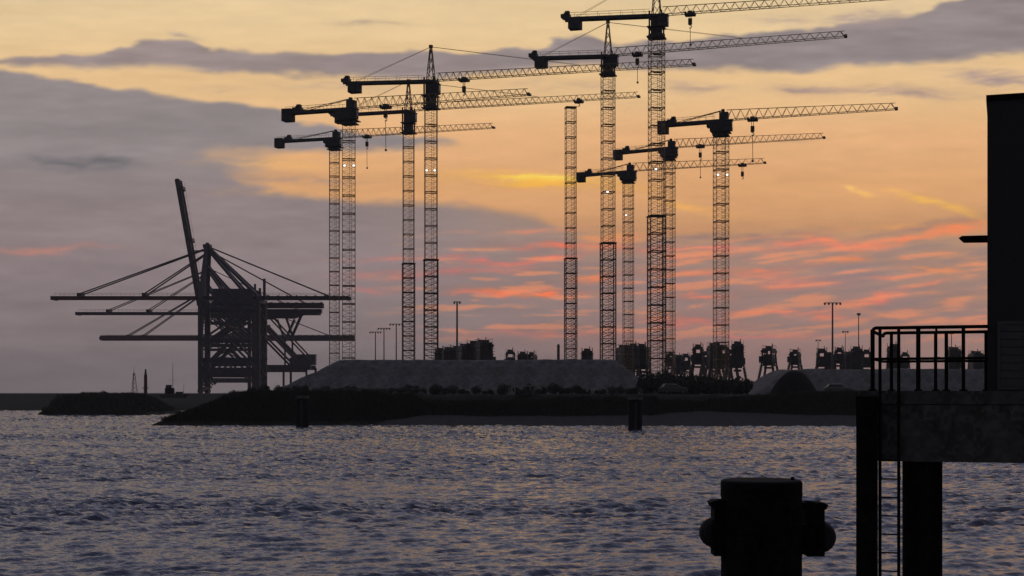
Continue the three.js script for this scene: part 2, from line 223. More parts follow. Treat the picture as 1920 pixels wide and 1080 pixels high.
const bankAt = (x, z) => {                              // the grassed dike, a blunt point at its left end
  const foot = -196.5 - 7.5 * sstep(-22, -12, x + 2 * noise(x / 5, 1, 19)) + sstep(10, 70, x) * 6 + 1.2 * noise(x / 9, 1, 15) + 0.5 * noise(x / 2.5, 9, 16);
  const a = foot - z, b = x + 48.5 - (z + 196) * 0.22 + 1.1 * noise(z / 6, 2, 17), d = Math.min(a, b * 0.98);
  return Math.min(BASE + 0.06 * noise(x / 3, z / 3, 21), d * (a < b * 0.98 ? 0.42 : 0.34)) + 0.12 * noise(x / 1.6, z / 1.6, 23) * sstep(0.1, 1.5, d);
};
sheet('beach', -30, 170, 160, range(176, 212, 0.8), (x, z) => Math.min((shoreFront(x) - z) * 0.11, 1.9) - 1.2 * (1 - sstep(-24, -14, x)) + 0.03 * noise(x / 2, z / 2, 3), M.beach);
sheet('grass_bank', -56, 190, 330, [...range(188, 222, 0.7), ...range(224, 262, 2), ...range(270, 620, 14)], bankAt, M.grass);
{ // road along the crest of the dike
  const pos = [], uv = [], idx = []; let k = 0; for (let x = -34; x <= 190; x += 4) { for (const z of [-217.5, -222.5]) { pos.push(x, BASE + 0.11, z); uv.push(x, z); } if (k++) { const b = (k - 2) * 2; idx.push(b, b + 2, b + 1, b + 1, b + 2, b + 3); } }
  const g = new THREE.BufferGeometry(); g.setAttribute('position', new THREE.Float32BufferAttribute(pos, 3)); g.setAttribute('uv', new THREE.Float32BufferAttribute(uv, 2)); g.setIndex(idx); g.computeVertexNormals(); structure('road', g, M.asphalt);
}
sheet('far_shore', -420, -40, 120, [...range(362, 400, 2), ...range(410, 640, 15)], (x, z) => Math.min(4.25, (-364 - z) * 0.16 + 0.4 * noise(x / 12, 1, 5)) + 0.14 * noise(x / 6, z / 6, 6), M.grass);
sheet('terminal_yard', -1500, 1500, 60, [...range(560, 900, 40), ...range(1000, 4200, 200)], (x, z) => 3.95 + 0.25 * noise(x / 90, z / 90, 4), M.asphalt);
const isletAt = (x, z) => { const X0 = -96, X1 = -72.5, d = Math.min((x - X0) * 1.5, (X1 - x) * 0.62, -290 - z, z + 322); return Math.min(3.9 + 0.35 * noise(x / 5, z / 5, 31), d * 0.8 + 0.5 * noise(x / 3, z / 3, 33)); };
sheet('vegetated_islet', -100, -68, 64, range(286, 326, 0.7), isletAt, M.grass);
// stockpiles: heaps one could cart away, each a thing
function heap(name, label, x0, x1, nx, zs, height, m) { const o = sheet(name, x0, x1, nx, zs, height, m); o.userData = {}; return tag(o, label, 'stockpile', 'stockpiles of sand and soil on the bank'); }
const sx = (px, d) => (px - 960) / F * d;
heap('sand_stockpile', 'long flat-topped grey sand stockpile in front of the tall lattice masts', -50, 34, 210, range(225, 250, 0.5), (x, z) => {
  const d = -z, left = (x - sx(500, 232)) * 0.52, right = (sx(1236, 232) - x) * 0.9, front = (d - 226) * 0.78, back = (249 - d) * 0.78;
  return BASE - 0.4 + Math.min(6.05 + 0.1 * noise(x / 7, z / 3, 43) + 0.07 * noise(x / 1.4, z / 1.4, 44), Math.min(left, right, front, back) + 0.22 * noise(x / 2.4, z / 2.4, 41) + 0.1 * noise(x / 0.9, z / 0.9, 42));
}, M.sand);
heap('sand_stockpile', 'long grey sand stockpile rising behind the round dark soil heap', 34, 110, 160, range(228, 256, 0.6), (x, z) => {
  const d = -z, left = (x - sx(1392, 238)) * 0.62, front = (d - 230) * 0.8, back = (255 - d) * 0.8, right = (109 - x) * 0.8;
  return BASE - 0.4 + Math.min(4.55 + 0.22 * noise(x / 5, z / 3, 46), Math.min(left, front, back, right) + 0.22 * noise(x / 2.2, z / 2.2, 47));
}, M.sand);
heap('soil_heap', 'rounded dark soil heap in front of the grey sand stockpile', 36, 52, 60, range(218, 232, 0.4), (x, z) => {
  const cx = sx(1490, 224), e = Math.hypot((x - cx) / 3.9, (-z - 224.5) / 4.2); return BASE - 0.3 + 4.0 * (1 - Math.pow(Math.min(e, 1.4), 2.2)) + 0.16 * noise(x / 1.5, z / 1.5, 49);
}, M.darkSoil);

// ------------------------------------------------------------------ tower cranes
const YAW = 16 * Math.PI / 180;                          // every jib swings with the wind: to the right and a little towards the water
const sectionGeos = {};
function mastSection(W, h, heavy) {
  const key = [W, h.toFixed(2), heavy].join(); if (sectionGeos[key]) return sectionGeos[key];
  const b = new MB(), k = W / 2, c = heavy ? 0.16 : 0.09, t = heavy ? 0.065 : 0.036, corners = [[-k, -k], [k, -k], [k, k], [-k, k]];
  for (const [x, z] of corners) b.bar(V(x, 0, z), V(x, h, z), c);
  corners.forEach(([x, z], i) => {
    const [u, w] = corners[(i + 1) % 4], bays = 3;
    b.bar(V(x, 0.08, z), V(u, 0.08, w), 0.12, 0.12);
    for (let j = 0; j < bays; j++) { const y0 = h * j / bays + 0.12, y1 = h * (j + 1) / bays, odd = (i + j) % 2; b.bar(odd ? V(x, y0, z) : V(u, y0, w), odd ? V(u, y1, w) : V(x, y1, z), t); b.bar(odd ? V(u, y0, w) : V(x, y0, z), odd ? V(x, y1, z) : V(u, y1, w), t * 0.8); b.bar(V(x, y1, z), V(u, y1, w), t); }
  });
  b.box(0.1, 0.16, 0.1, W * 0.6, 0.05, W * 0.4);                                   // rest platform of the ladder
  for (const s of [-0.2, 0.2]) b.bar(V(s + 0.3, 0, 0.2), V(s + 0.3, h, 0.2), 0.05);
  for (let y = 0.3; y < h; y += 0.6) b.bar(V(0.1, y, 0.2), V(0.5, y, 0.2), 0.035);
  return sectionGeos[key] = b.geo();
}
function jibSection(L, H0, H1, wide, t) {                // triangular truss along +x, from 0 to L
  const b = new MB(), n = Math.max(2, Math.round(L / 1.45));
  for (const s of [-1, 1]) b.bar(V(0, 0, s * wide), V(L, 0, s * wide), t * 1.3);
  b.bar(V(0, H0, 0), V(L, H1, 0), t * 1.4);
  for (let i = 0; i < n; i++) {
    const x0 = L * i / n, x1 = L * (i + 1) / n, xm = (x0 + x1) / 2, hm = lerp(H0, H1, (i + 0.5) / n);
    for (const s of [-1, 1]) { b.bar(V(x0, 0, s * wide), V(xm, hm, 0), t * 0.75); b.bar(V(xm, hm, 0), V(x1, 0, s * wide), t * 0.75); }
    b.bar(V(x0, 0, -wide), V(x0, 0, wide), t * 0.75); b.bar(V(x0, 0, -wide), V(x1, 0, wide), t * 0.6);
  }
  return b.geo();
}
function reach(px, py, d, X0, side) {                    // length and rise of an arm whose end is seen at a pixel
  const k = (px - 960) / F, L = (k * d - X0) / (Math.cos(YAW) + k * Math.sin(YAW)), D = d - L * Math.sin(YAW);
  return [L, EYE + (HORIZON - py) / F * D];
}
function towerCrane(c) {
  const { px, d, W = 2.15, label } = c, s = d / F, X0 = (px - 960) * s, Y = (py) => EYE + (HORIZON - py) * s - BASE;
  const g = thing('tower_crane', label, 'tower crane', V(X0, BASE, -d), -YAW, 'tower cranes behind the sand stockpile');
  const jibY = c.jib ? Y(c.jib) : Y(c.top), crownH = c.jib ? (c.apex !== undefined ? c.slew * s : 2.6) : 0, mastTop = jibY - crownH, n = Math.round(mastTop / 3.0), h = mastTop / n, turn = YAW + (c.turn ?? 7) * Math.PI / 180;
  new MB().box(0, 0.1, 0, W * 2.4, 1.2, W * 2.4).build('footing', M.concrete, g).rotation.y = turn;
  for (let i = 0; i < n; i++) {
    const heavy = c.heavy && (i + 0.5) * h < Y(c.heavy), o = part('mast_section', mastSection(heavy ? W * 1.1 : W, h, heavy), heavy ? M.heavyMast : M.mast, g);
    o.position.y = i * h; o.rotation.y = turn;
  }
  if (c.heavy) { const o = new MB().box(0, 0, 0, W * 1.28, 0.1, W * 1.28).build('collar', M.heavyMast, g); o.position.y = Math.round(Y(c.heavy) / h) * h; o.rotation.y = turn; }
  if (c.lamp) for (const [lx, ly] of c.lamp) {           // work lights on the mast, lit
    const f = thing('work_floodlight', `lit white floodlight on the mast of the ${c.short}`, 'floodlight', V(X0 + (lx - px) * s, EYE + (HORIZON - ly) * s, -d + W * 0.5 + 0.45), 0, 'lit floodlights on the crane masts');
    new MB().box(0, 0, -0.14, 0.5, 0.42, 0.26).bar(V(0, -0.1, -0.25), V(0, -0.1, -0.62), 0.09).build('housing', M.crown, f);
    new MB().box(0, 0, 0.005, 0.36, 0.28, 0.03).build('lamp_lens', M.lamp, f);
    const l = new THREE.SpotLight(new THREE.Color(1, 0.96, 0.88), 1.2, 60, 1.1, 0.6); l.name = 'floodlight_beam'; l.position.set(0, 0, 0.04); l.target.position.set(0, -6, 8); l.castShadow = true; f.add(l, l.target);
  }
  if (!c.jib) { new MB().box(0, 0.05, 0, W + 0.3, 0.1, W + 0.3).build('top_frame', M.mast, g).position.y = mastTop; g.children[g.children.length - 1].rotation.y = turn; return g; }
  const hammer = c.apex !== undefined, [L, tipY] = reach(...c.tip, d, X0), [C, endY] = reach(...c.counter, d, X0), rise = (tipY - BASE - jibY) / L, drop = (endY - BASE - jibY) / C;
  // crown
  const ring = new MB().add(new THREE.CylinderGeometry(W * 0.62, W * 0.62, 0.5, 20), new THREE.Matrix4().setPosition(0, mastTop + 0.25, 0)); ring.box(0, mastTop + 0.02, 0, W * 1.25, 0.2, W * 1.25); ring.build('slewing_ring', M.crown, g);
  if (hammer) {
    const m = new MB(), k = W * 0.44; m.box(0, mastTop + crownH * 0.5, 0, W * 0.72, crownH * 0.86, W * 0.72); for (const [x, z] of [[-k, -k], [k, -k], [k, k], [-k, k]]) m.bar(V(x, mastTop + 0.4, z), V(x, jibY + 0.6, z), 0.24);
    m.box(0, mastTop + crownH * 0.45, 0, W * 1.2, 0.16, W * 1.2).box(0, jibY - 0.2, 0, W * 1.1, 0.4, W * 1.1); m.build('slewing_platform', M.crown, g);
    const A = Y(c.apex), t = new MB(), q = W * 0.3; for (const [x, z] of [[-q, -q], [q, -q], [q, q], [-q, q]]) { t.bar(V(x, jibY, z), V(x * 0.2, A, z * 0.2), 0.13); for (let i = 0; i < 4; i++) { const a = i / 4, b = (i + 1) / 4, f = (v) => 1 - 0.8 * v; t.bar(V(x * f(a), lerp(jibY, A, a), z * f(a)), V((z * x > 0 ? -x : x) * f(b), lerp(jibY, A, b), (z * x > 0 ? z : -z) * f(b)), 0.08); } }
    t.box(0, A + 0.1, 0, 0.6, 0.45, 0.6); t.build('tower_head', M.mast, g);
    const P = V(0, A, 0), tie = (x, y) => { const b = new MB(); for (const z of [-0.35, 0.35]) b.rod(P.clone().add(V(0, 0, z * 0.3)), V(x, y, z), 0.028, 0.028, 6); b.build('tie_bar', M.rope, g); };
    tie(C * 0.86, jibY + drop * C * 0.86 + 0.4); tie(L * 0.58, jibY + rise * L * 0.58 + 1.2);
  } else {
    const m = new MB(); m.box(0, mastTop + 1.0, 0, W * 0.95, 1.4, W * 0.95).box(-0.5, mastTop + 1.95, 0, W * 1.75, 0.9, W * 0.8).box(0.5, jibY + 0.7, 0, 1.5, 1.3, 1.3).box(0.35, jibY + 1.55, 0, 0.5, 0.7, 0.6).box(0, mastTop + 0.55, 0, W * 1.5, 0.12, W * 1.5).box(-1.35, mastTop + 1.3, 0.5, 0.9, 1.2, 1.2); m.build('slewing_platform', M.crown, g);
    const b = new MB(); for (const z of [-0.5, 0.5]) b.rod(V(0.3, jibY + 1.7, z * 0.4), V(C * 0.72, jibY + drop * C * 0.72 + 0.3, z), 0.06, 0.06, 6); b.build('tie_bar', M.rope, g);
  }
  const cab = new MB().box(0, 0, 0, 1.5, 1.7, 1.2).box(0, 0.92, 0, 1.7, 0.12, 1.4).build('operator_cab', M.crown, g); cab.position.set(W * 0.62, mastTop + (hammer ? crownH * 0.62 : 1.35), W * 0.62);
  new MB().box(0.77, 0.15, 0, 0.04, 1.0, 1.0).box(0, 0.2, 0.615, 1.1, 0.9, 0.03).build('window', M.glass, cab);
  // counter-jib
  const arm = new MB(); for (const z of [-0.65, 0.65]) arm.bar(V(0, jibY - 0.1, z), V(C, jibY + drop * C, z), 0.26, 0.5); arm.bar(V(-0.5, jibY, 0), V(C + 0.3, jibY + drop * C + 0.05, 0), 1.25, 0.1);
  for (const z of [-0.75, 0.75]) { arm.bar(V(-1, jibY + 0.95, z), V(C, jibY + drop * C + 0.95, z), 0.05); for (let i = 1; i < 8; i++) arm.bar(V(C * i / 8, jibY + drop * C * i / 8, z), V(C * i / 8, jibY + drop * C * i / 8 + 0.95, z), 0.04); }
  arm.build('counter_jib', M.crown, g);
  const wx = hammer ? C * 0.88 : C * 0.97, wy = jibY + drop * wx, blocks = hammer ? 4 : 3, bw = hammer ? 0.52 : 0.6;
  for (let i = 0; i < blocks; i++) new MB().box(wx + (i - (blocks - 1) / 2) * bw, wy - (hammer ? 0.75 : 0.35), 0, bw - 0.05, hammer ? 1.9 : 2.1, 1.9).build('counterweight', M.counterweight, g);
  const wn = new MB(), ex = hammer ? C * 0.97 : C * 0.8, ey = jibY + drop * ex; wn.rod(V(ex, ey + 0.7, -0.55), V(ex, ey + 0.7, 0.55), 0.5, 0.5, 14).box(ex - 0.2, ey + 0.55, 0, 1.5, 0.6, 1.3).box(ex + 0.1, ey + 1.1, 0.1, 0.7, 0.5, 0.8); wn.build('hoist_winch', M.crown, g);
  // jib
  const secs = Math.max(4, Math.round(L / 5)), sl = (L - 1) / secs, H0 = hammer ? 1.35 : 1.75, H1 = hammer ? 1.0 : 1.05, slope = Math.atan(rise);
  for (let i = 0; i < secs; i++) { const o = part('jib_section', jibSection(sl, lerp(H0, H1, i / secs), lerp(H0, H1, (i + 1) / secs), 0.62, i < secs / 2 ? 0.075 : 0.062), M.jib, g), x = 1 + i * sl; o.position.set(x, jibY + rise * x, 0); o.rotation.z = slope; }
  new MB().box(0.25, 0.1, 0, 0.5, 0.35, 1.4).bar(V(0, 0, 0), V(-0.5, H1, 0), 0.1).build('jib_end', M.jib, g).position.set(L - 0.1, tipY - BASE, 0);
  // trolley and hook
  const [tx] = reach(c.trolley[0], c.jib, d, X0), ty = jibY + rise * tx, tr = new MB(); tr.box(0, -0.28, 0, 1.7, 0.3, 1.5).box(0, 0.08, 0, 0.7, 0.45, 0.9); for (const x of [-0.7, 0.7]) for (const z of [-0.7, 0.7]) tr.rod(V(x, -0.05, z - 0.08), V(x, -0.05, z + 0.08), 0.2, 0.2, 10);
  tr.build('trolley', M.crown, g).position.set(tx, ty, 0);
  const hy = Y(c.trolley[1]), ro = new MB(); for (const x of [-0.18, 0.18]) for (const z of [-0.12, 0.12]) ro.rod(V(x, ty - 0.4, z), V(x * 0.7, hy + 0.5, z), 0.035, 0.035, 5); ro.build('hoist_rope', M.rope, g).position.x = tx;
  const hk = new MB().box(0, hy + 0.1, 0, 0.62, 1.0, 0.4); hk.add(new THREE.TorusGeometry(0.24, 0.07, 8, 14, 4.4), new THREE.Matrix4().makeRotationZ(-2.2).setPosition(0, hy - 0.75, 0)); hk.build('hook_block', M.hook, g).position.x = tx;
  if (c.trolley[2]) { const sl2 = new MB(), by = Y(c.trolley[2]); sl2.rod(V(0, hy - 0.8, 0), V(0.05, by, 0), 0.05, 0.05, 5).box(0.05, by, 0, 0.3, 0.3, 0.3); sl2.build('hanging_sling', M.rope, g).position.x = tx; }
  return g;
}
const cranes = [
  { px: 808, d: 256, apex: 88, jib: 152, slew: 52, heavy: 482, counter: [646, 157], tip: [1300, 122], trolley: [870, 172], lamp: [[801, 322], [816, 322]], short: 'hammerhead crane with the dark lower mast', label: 'hammerhead tower crane with pointed head, dark lower mast and paired floodlights' },
  { px: 766, d: 292, apex: 152, jib: 208, slew: 42, heavy: 505, counter: [622, 217], tip: [1196, 182], trolley: [1085, 208], turn: 9, label: 'hammerhead tower crane with stubby head, its counter-jib passing behind a flat-top crane' },
  { px: 654, d: 246, jib: 204, counter: [537, 213], tip: [990, 178], trolley: [723, 220, 285], lamp: [[648, 313], [665, 313]], short: 'flat-top crane beside the quay cranes', label: 'flat-top tower crane with square counterweight, tallest beside the ship-to-shore cranes' },
  { px: 627, d: 322, jib: 259, counter: [521, 266], tip: [924, 240], trolley: [688, 274, 318], label: 'lower flat-top tower crane half hidden behind another flat-top mast near the quay cranes', turn: 10 },
  { px: 1070, d: 290, top: 202, heavy: 482, label: 'lattice crane mast standing without head or jib', W: 2.0 },
  { px: 1140, d: 254, apex: 42, jib: 105, slew: 36, heavy: 452, counter: [998, 110], tip: [1584, 69], trolley: [1195, 120, 158], lamp: [[1138, 362]], short: 'hammerhead crane next to the bare mast', label: 'hammerhead tower crane with slender pointed head, next to the bare mast' },
  { px: 1231, d: 238, apex: -55, jib: 29, slew: 42, heavy: 415, counter: [1058, 37], tip: [1690, -4], trolley: [1294, 46, 88], lamp: [[1228, 320]], short: 'tallest hammerhead crane', label: 'tallest hammerhead tower crane, its head and jib tip rising highest of all', W: 2.3 },
  { px: 1178, d: 322, jib: 321, counter: [1087, 330], tip: [1433, 306], trolley: [1392, 336], lamp: [[1173, 405]], short: 'lowest flat-top crane', label: 'lowest flat-top tower crane, its counterweight close to the bare mast', turn: 5 },
  { px: 1255, d: 308, jib: 277, counter: [1156, 288], tip: [1544, 259], trolley: [1313, 294, 335], label: 'middle flat-top tower crane standing directly behind the tallest crane', W: 2.05, turn: 9 },
  { px: 1352, d: 246, jib: 226, counter: [1240, 236], tip: [1679, 205], trolley: [1411, 246, 305], lamp: [[1344, 330], [1361, 330]], short: 'flat-top crane beyond the tallest crane', label: 'flat-top tower crane standing alone nearest the dark soil heap, with paired floodlights', turn: 8 },
];
for (const c of cranes) towerCrane(c);

// ------------------------------------------------------------------ ship-to-shore cranes on the far quay
function quayCrane(c) {
  const { d, label } = c, s = d / F, sea = (c.sea - 960) * s, g = thing('quay_crane', label, 'quay crane', V(sea, 4, -d), 0, 'ship-to-shore container cranes on the quay');
  const X = (px) => (px - c.sea) * s, Y = (py) => EYE + (HORIZON - py) * s - 4, gauge = c.gauge, hz = 8, gy = Y(c.girder), leg = 1.7, m = c.m ?? M.quayBlue, py1 = gy * 0.24, py2 = gy * 0.55;
  for (const x of [0, gauge]) for (const z of [-hz, hz]) {
    new MB().bar(V(x, 1.5, z), V(x, gy - 1, z), leg).build('leg', m, g);
    const b = new MB().box(x, 1.3, z, 1.2, 0.7, 6); for (let i = -2; i <= 2; i++) b.rod(V(x - 0.3, 0.45, z + i * 1.2), V(x + 0.3, 0.45, z + i * 1.2), 0.45, 0.45, 12); b.build('bogie', M.quayGrey, g);
  }
  for (const x of [0, gauge]) { new MB().box(x, 2.4, 0, 1.4, 1.4, hz * 2).build('sill_beam', m, g); new MB().box(x, gy - 1.6, 0, 1.6, 1.8, hz * 2 + 2).build('cross_beam', m, g); }
  for (const z of [-hz, hz]) {
    new MB().box(gauge / 2, py1, z, gauge, 2.8, 1.5).build('portal_beam', m, g); new MB().box(gauge / 2, py1 * 1.5, z, gauge, 1.2, 1.2).build('portal_beam', m, g);
    new MB().bar(V(0, py1, z), V(gauge * 0.5, py2, z), 0.9).bar(V(gauge, py1, z), V(gauge * 0.5, py2, z), 0.9).build('brace', m, g);
    new MB().bar(V(0, py2, z), V(gauge, gy - 2, z), 0.8).bar(V(gauge, py2 * 0.96, z), V(gauge * 0.1, gy - 2, z), 0.7).bar(V(0, py2, z), V(gauge, py2, z), 0.9).build('brace', m, g);
    new MB().bar(V(0, py1 - 0.6, z), V(3.4, py1 * 0.45, z), 0.8).build('knee_brace', m, g);
  }
  const st = new MB(); for (let i = 0; i < 9; i++) { const y0 = 3 + (gy - 6) * i / 9, y1 = 3 + (gy - 6) * (i + 1) / 9, a = i % 2; st.bar(V(gauge + 1.4 + (a ? 2.4 : 0), y0, hz + 0.6), V(gauge + 1.4 + (a ? 0 : 2.4), y1, hz + 0.6), 0.5); st.box(gauge + 2.6, y1, hz + 0.6, 3.4, 0.14, 1.4); } st.bar(V(gauge + 4, 3, hz + 1.1), V(gauge + 4, gy, hz + 1.1), 0.3).build('stair_tower', M.quayGrey, g);
  const back = X(c.back), front = X(c.front), bz = 2.6, bw = c.beam ?? 1.5;
  for (const z of [-bz, bz]) new MB().box((back - 2) / 2, gy, z, back + 2, bw, 1.1).build('main_girder', m, g);
  const wk = new MB(); for (let x = 0; x < back; x += 4) wk.box(x, gy + bw / 2 + 0.1, 0, 0.5, 0.5, bz * 2); for (const z of [-bz - 1, bz + 1]) { wk.box(back / 2, gy + 0.6, z, back, 0.1, 0.8); wk.bar(V(0, gy + 1.9, z), V(back, gy + 1.9, z), 0.1); for (let x = 0; x < back; x += 3) wk.bar(V(x, gy + 0.7, z), V(x, gy + 1.9, z), 0.08); } wk.build('walkway', M.quayGrey, g);
  const bl = -front, boom = new THREE.Group(); boom.name = 'boom'; boom.position.set(-2, gy, 0); g.add(boom);
  for (const z of [-bz, bz]) new MB().box(-(bl - 2) / 2, 0, z, bl - 2, bw * 0.92, 1.0).build('boom_girder', c.boomMat ?? m, boom);
  const bt = new MB(); for (let x = 1; x < bl - 3; x += 5) bt.box(-x, 0, 0, 0.6, 0.8, bz * 2 - 0.9); for (const z of [-bz - 0.9, bz + 0.9]) { bt.bar(V(0, 1.9, z), V(-bl + 3, 1.9, z), 0.09); for (let x = 1; x < bl - 3; x += 4) bt.bar(V(-x, 0.4, z), V(-x, 1.9, z), 0.08); } bt.box(-bl + 2.2, -0.1, 0, 1.2, 1.6, bz * 2 + 1.6); for (const f of c.stays) bt.box(-bl * f, 1.3, 0, 1.8, 1.6, bz * 2 + 0.6); bt.build('boom_ties', m, boom);
  if (c.raised) boom.rotation.z = -c.raised;
  // apex
  const ay = Y(c.apex), ax = X(c.apexX), ap = V(ax, ay, 0);
  for (const z of [-1, 1]) { new MB().bar(V(-0.3, gy - 1, z * hz * 0.9), V(ax, ay, z * 1.6), 1.3).build('apex_leg', m, g); new MB().bar(V(gauge, gy, z * hz * 0.85), V(ax + 0.6, ay - 0.6, z * 1.6), 1.15).build('apex_strut', m, g); new MB().bar(V(gauge * 0.55, gy, z * hz * 0.7), V(ax + 0.2, lerp(gy, ay, 0.62), z * 2.6), 0.8).build('apex_strut', m, g); }
  new MB().box(ax, ay, 0, 3.0, 1.5, 4.6).box(ax, ay + 1.1, 0, 1.2, 0.9, 2).bar(V(ax - 0.8, lerp(gy, ay, 0.6), -3.4), V(ax - 0.8, lerp(gy, ay, 0.6), 3.4), 1).build('apex_head', m, g);
  for (const z of [-bz, bz]) {
    new MB().bar(ap.clone().add(V(0, 0, z * 0.5)), V(back * 0.86, gy + 0.7, z), c.stayT ?? 0.55).build('back_stay', m, g);
    if (!c.raised) for (const f of c.stays) new MB().bar(ap.clone().add(V(-0.5, -(1 - f) * 5, z * 0.5)), V(-2 - bl * f, gy + 1.6, z), c.stayT ?? 0.5).build('fore_stay', m, g);
    else new MB().bar(ap.clone().add(V(-0.6, 0, z * 0.5)), V(-2 - bl * 0.42 * Math.cos(c.raised) + 1, gy + bl * 0.42 * Math.sin(c.raised), z), 0.4).build('fore_stay', m, g);
  }
  const mh = X(c.house); const ho = new MB().box(mh, gy + (c.houseY ?? 3.2), 0, c.houseW ?? 15, c.houseH ?? 5.2, 8.4).box(mh, gy + (c.houseY ?? 3.2) + (c.houseH ?? 5.2) / 2 + 0.2, 0, (c.houseW ?? 15) + 0.4, 0.4, 8.8).build('machinery_house', M.house, g); new MB().box(mh - 3, gy + (c.houseY ?? 3.2) - 0.2, 4.24, 1.2, 2.2, 0.08).box(mh + 3, gy + (c.houseY ?? 3.2) + 0.4, 4.24, 2.2, 1.2, 0.08).build('door', M.quayGrey, ho);
  const tx = X(c.trolley), tr = new MB().box(tx, gy - 1.4, 0, 6, 1.2, 7).build('trolley', M.quayGrey, g); new MB().box(tx + 4, gy - 3.9, 1, 2.6, 3.0, 2.6).build('operator_cab', M.house, tr);
  const sp = new MB(); for (const x of [-2, 2]) for (const z of [-2, 2]) sp.rod(V(tx + x * 0.6, gy - 2, z), V(tx + x * 0.6, gy - 12, z * 1.5), 0.06, 0.06, 5); sp.box(tx, gy - 12.3, 0, 2.2, 0.7, 12).build('spreader', M.quayRed, tr);
  new MB().bar(V(gauge, gy + 1, -hz), V(gauge, gy + (c.pole ?? 9), -hz), 1.1, 0.8).build('mast_pole', m, g);
  const tg = new MB(); for (let i = 0; i < 6; i++) { const a = gauge * i / 6, b = gauge * (i + 1) / 6; for (const z of [-hz, hz]) { tg.bar(V(a, gy - 1, z), V(b, gy - 5, z), 0.5).bar(V(a, gy - 5, z), V(b, gy - 1, z), 0.5); } } for (const z of [-hz, hz]) tg.bar(V(0, gy - 5, z), V(gauge, gy - 5, z), 0.9); tg.build('portal_truss', m, g);
  for (let i = 1; i < 6; i++) { const p = new MB(); p.box(1.9, gy * i / 6, hz + 0.4, 2.4, 0.25, 1.6); for (const x of [0.8, 3.0]) p.bar(V(x, gy * i / 6, hz + 1.1), V(x, gy * i / 6 + 1.2, hz + 1.1), 0.1); p.bar(V(0.8, gy * i / 6 + 1.2, hz + 1.1), V(3, gy * i / 6 + 1.2, hz + 1.1), 0.1).build('leg_platform', M.quayGrey, g); }
  if (c.rear) {
    for (const z of [-hz, hz]) new MB().bar(V(gauge, gy * 0.86, z), V(gauge + 23, gy * 0.3, z), 1.0).bar(V(gauge + 7, gy * 0.86, z), V(gauge + 27, gy * 0.36, z), 0.7).bar(V(gauge, gy * 0.3, z), V(gauge + 27, gy * 0.3, z), 2.2).bar(V(gauge, gy * 0.86, z), V(gauge + 8, gy * 0.86, z), 0.7).build('rear_frame', m, g);
    new MB().bar(V(gauge + 22, gy - 3, 0), V(gauge + 17, gy * 0.66, 0), 1.2).bar(V(gauge + 13, gy - 3, 0), V(gauge + 17, gy * 0.66, 0), 1.0).bar(V(gauge + 17, gy * 0.66, 0), V(gauge + 17, gy * 0.3, 0), 0.8).build('rear_post', m, g);
    for (const x of [gauge + 15, gauge + 27]) new MB().bar(V(x, 1, -hz), V(x, gy * 0.3, -hz), 1).build('rear_leg', m, g);
    new MB().box(gauge + 24, gy * 0.3 + 3.6, 0, 8.4, 4.8, 5).box(gauge + 24, gy * 0.3 + 6.1, 0, 8.8, 0.3, 5.4).build('electrical_house', M.house, g);
  }
  if (c.under) new MB().box(lerp(gauge, back, 0.55), gy - 2.7, 0, (back - gauge) * 0.86, 2.0, 3.4).prism([[0, 0], [(back - gauge) * 0.72, 0], [(back - gauge) * 0.5, -2.6], [0, -2.2]], 3, V(gauge + 2, gy - 3.7, 0)).build('under_truss', M.quayGrey, g);
}
quayCrane({ d: 620, sea: 383, gauge: 24.5, girder: 559, front: 101, back: 657, apex: 462, apexX: 389, stays: [0.79, 0.36], house: 440, houseY: 0.2, houseW: 17, houseH: 6.4, trolley: 430, boomMat: M.quayRed, label: 'quay crane with the highest level boom, long stays running from its apex' });
quayCrane({ d: 690, sea: 384, gauge: 25, girder: 573, front: 138, back: 606, apex: 470, apexX: 392, stays: [0.9, 0.5], raised: 1.395, house: 448, houseY: -1.5, houseW: 16, houseH: 7, trolley: 440, rear: true, beam: 2.4, boomMat: M.quayGrey, m: M.quayGrey, under: true, label: 'quay crane with its boom raised almost upright' });
quayCrane({ d: 748, sea: 381, gauge: 25.5, girder: 588, front: 146, back: 600, apex: 502, apexX: 389, stays: [0.72, 0.4], house: 440, trolley: 420, rear: true, m: M.quayGrey, stayT: 0.4, pole: 16, label: 'quay crane with the middle of three level booms' });
quayCrane({ d: 900, sea: 382, gauge: 30, girder: 634, front: 190, back: 664, apex: 540, apexX: 388, stays: [0.7, 0.55], house: 466, trolley: 425, houseW: 18, beam: 3.4, stayT: 0.5, m: M.quayBlue, boomMat: M.quayRed, pole: 6, label: 'quay crane with the lowest and thickest level boom' });

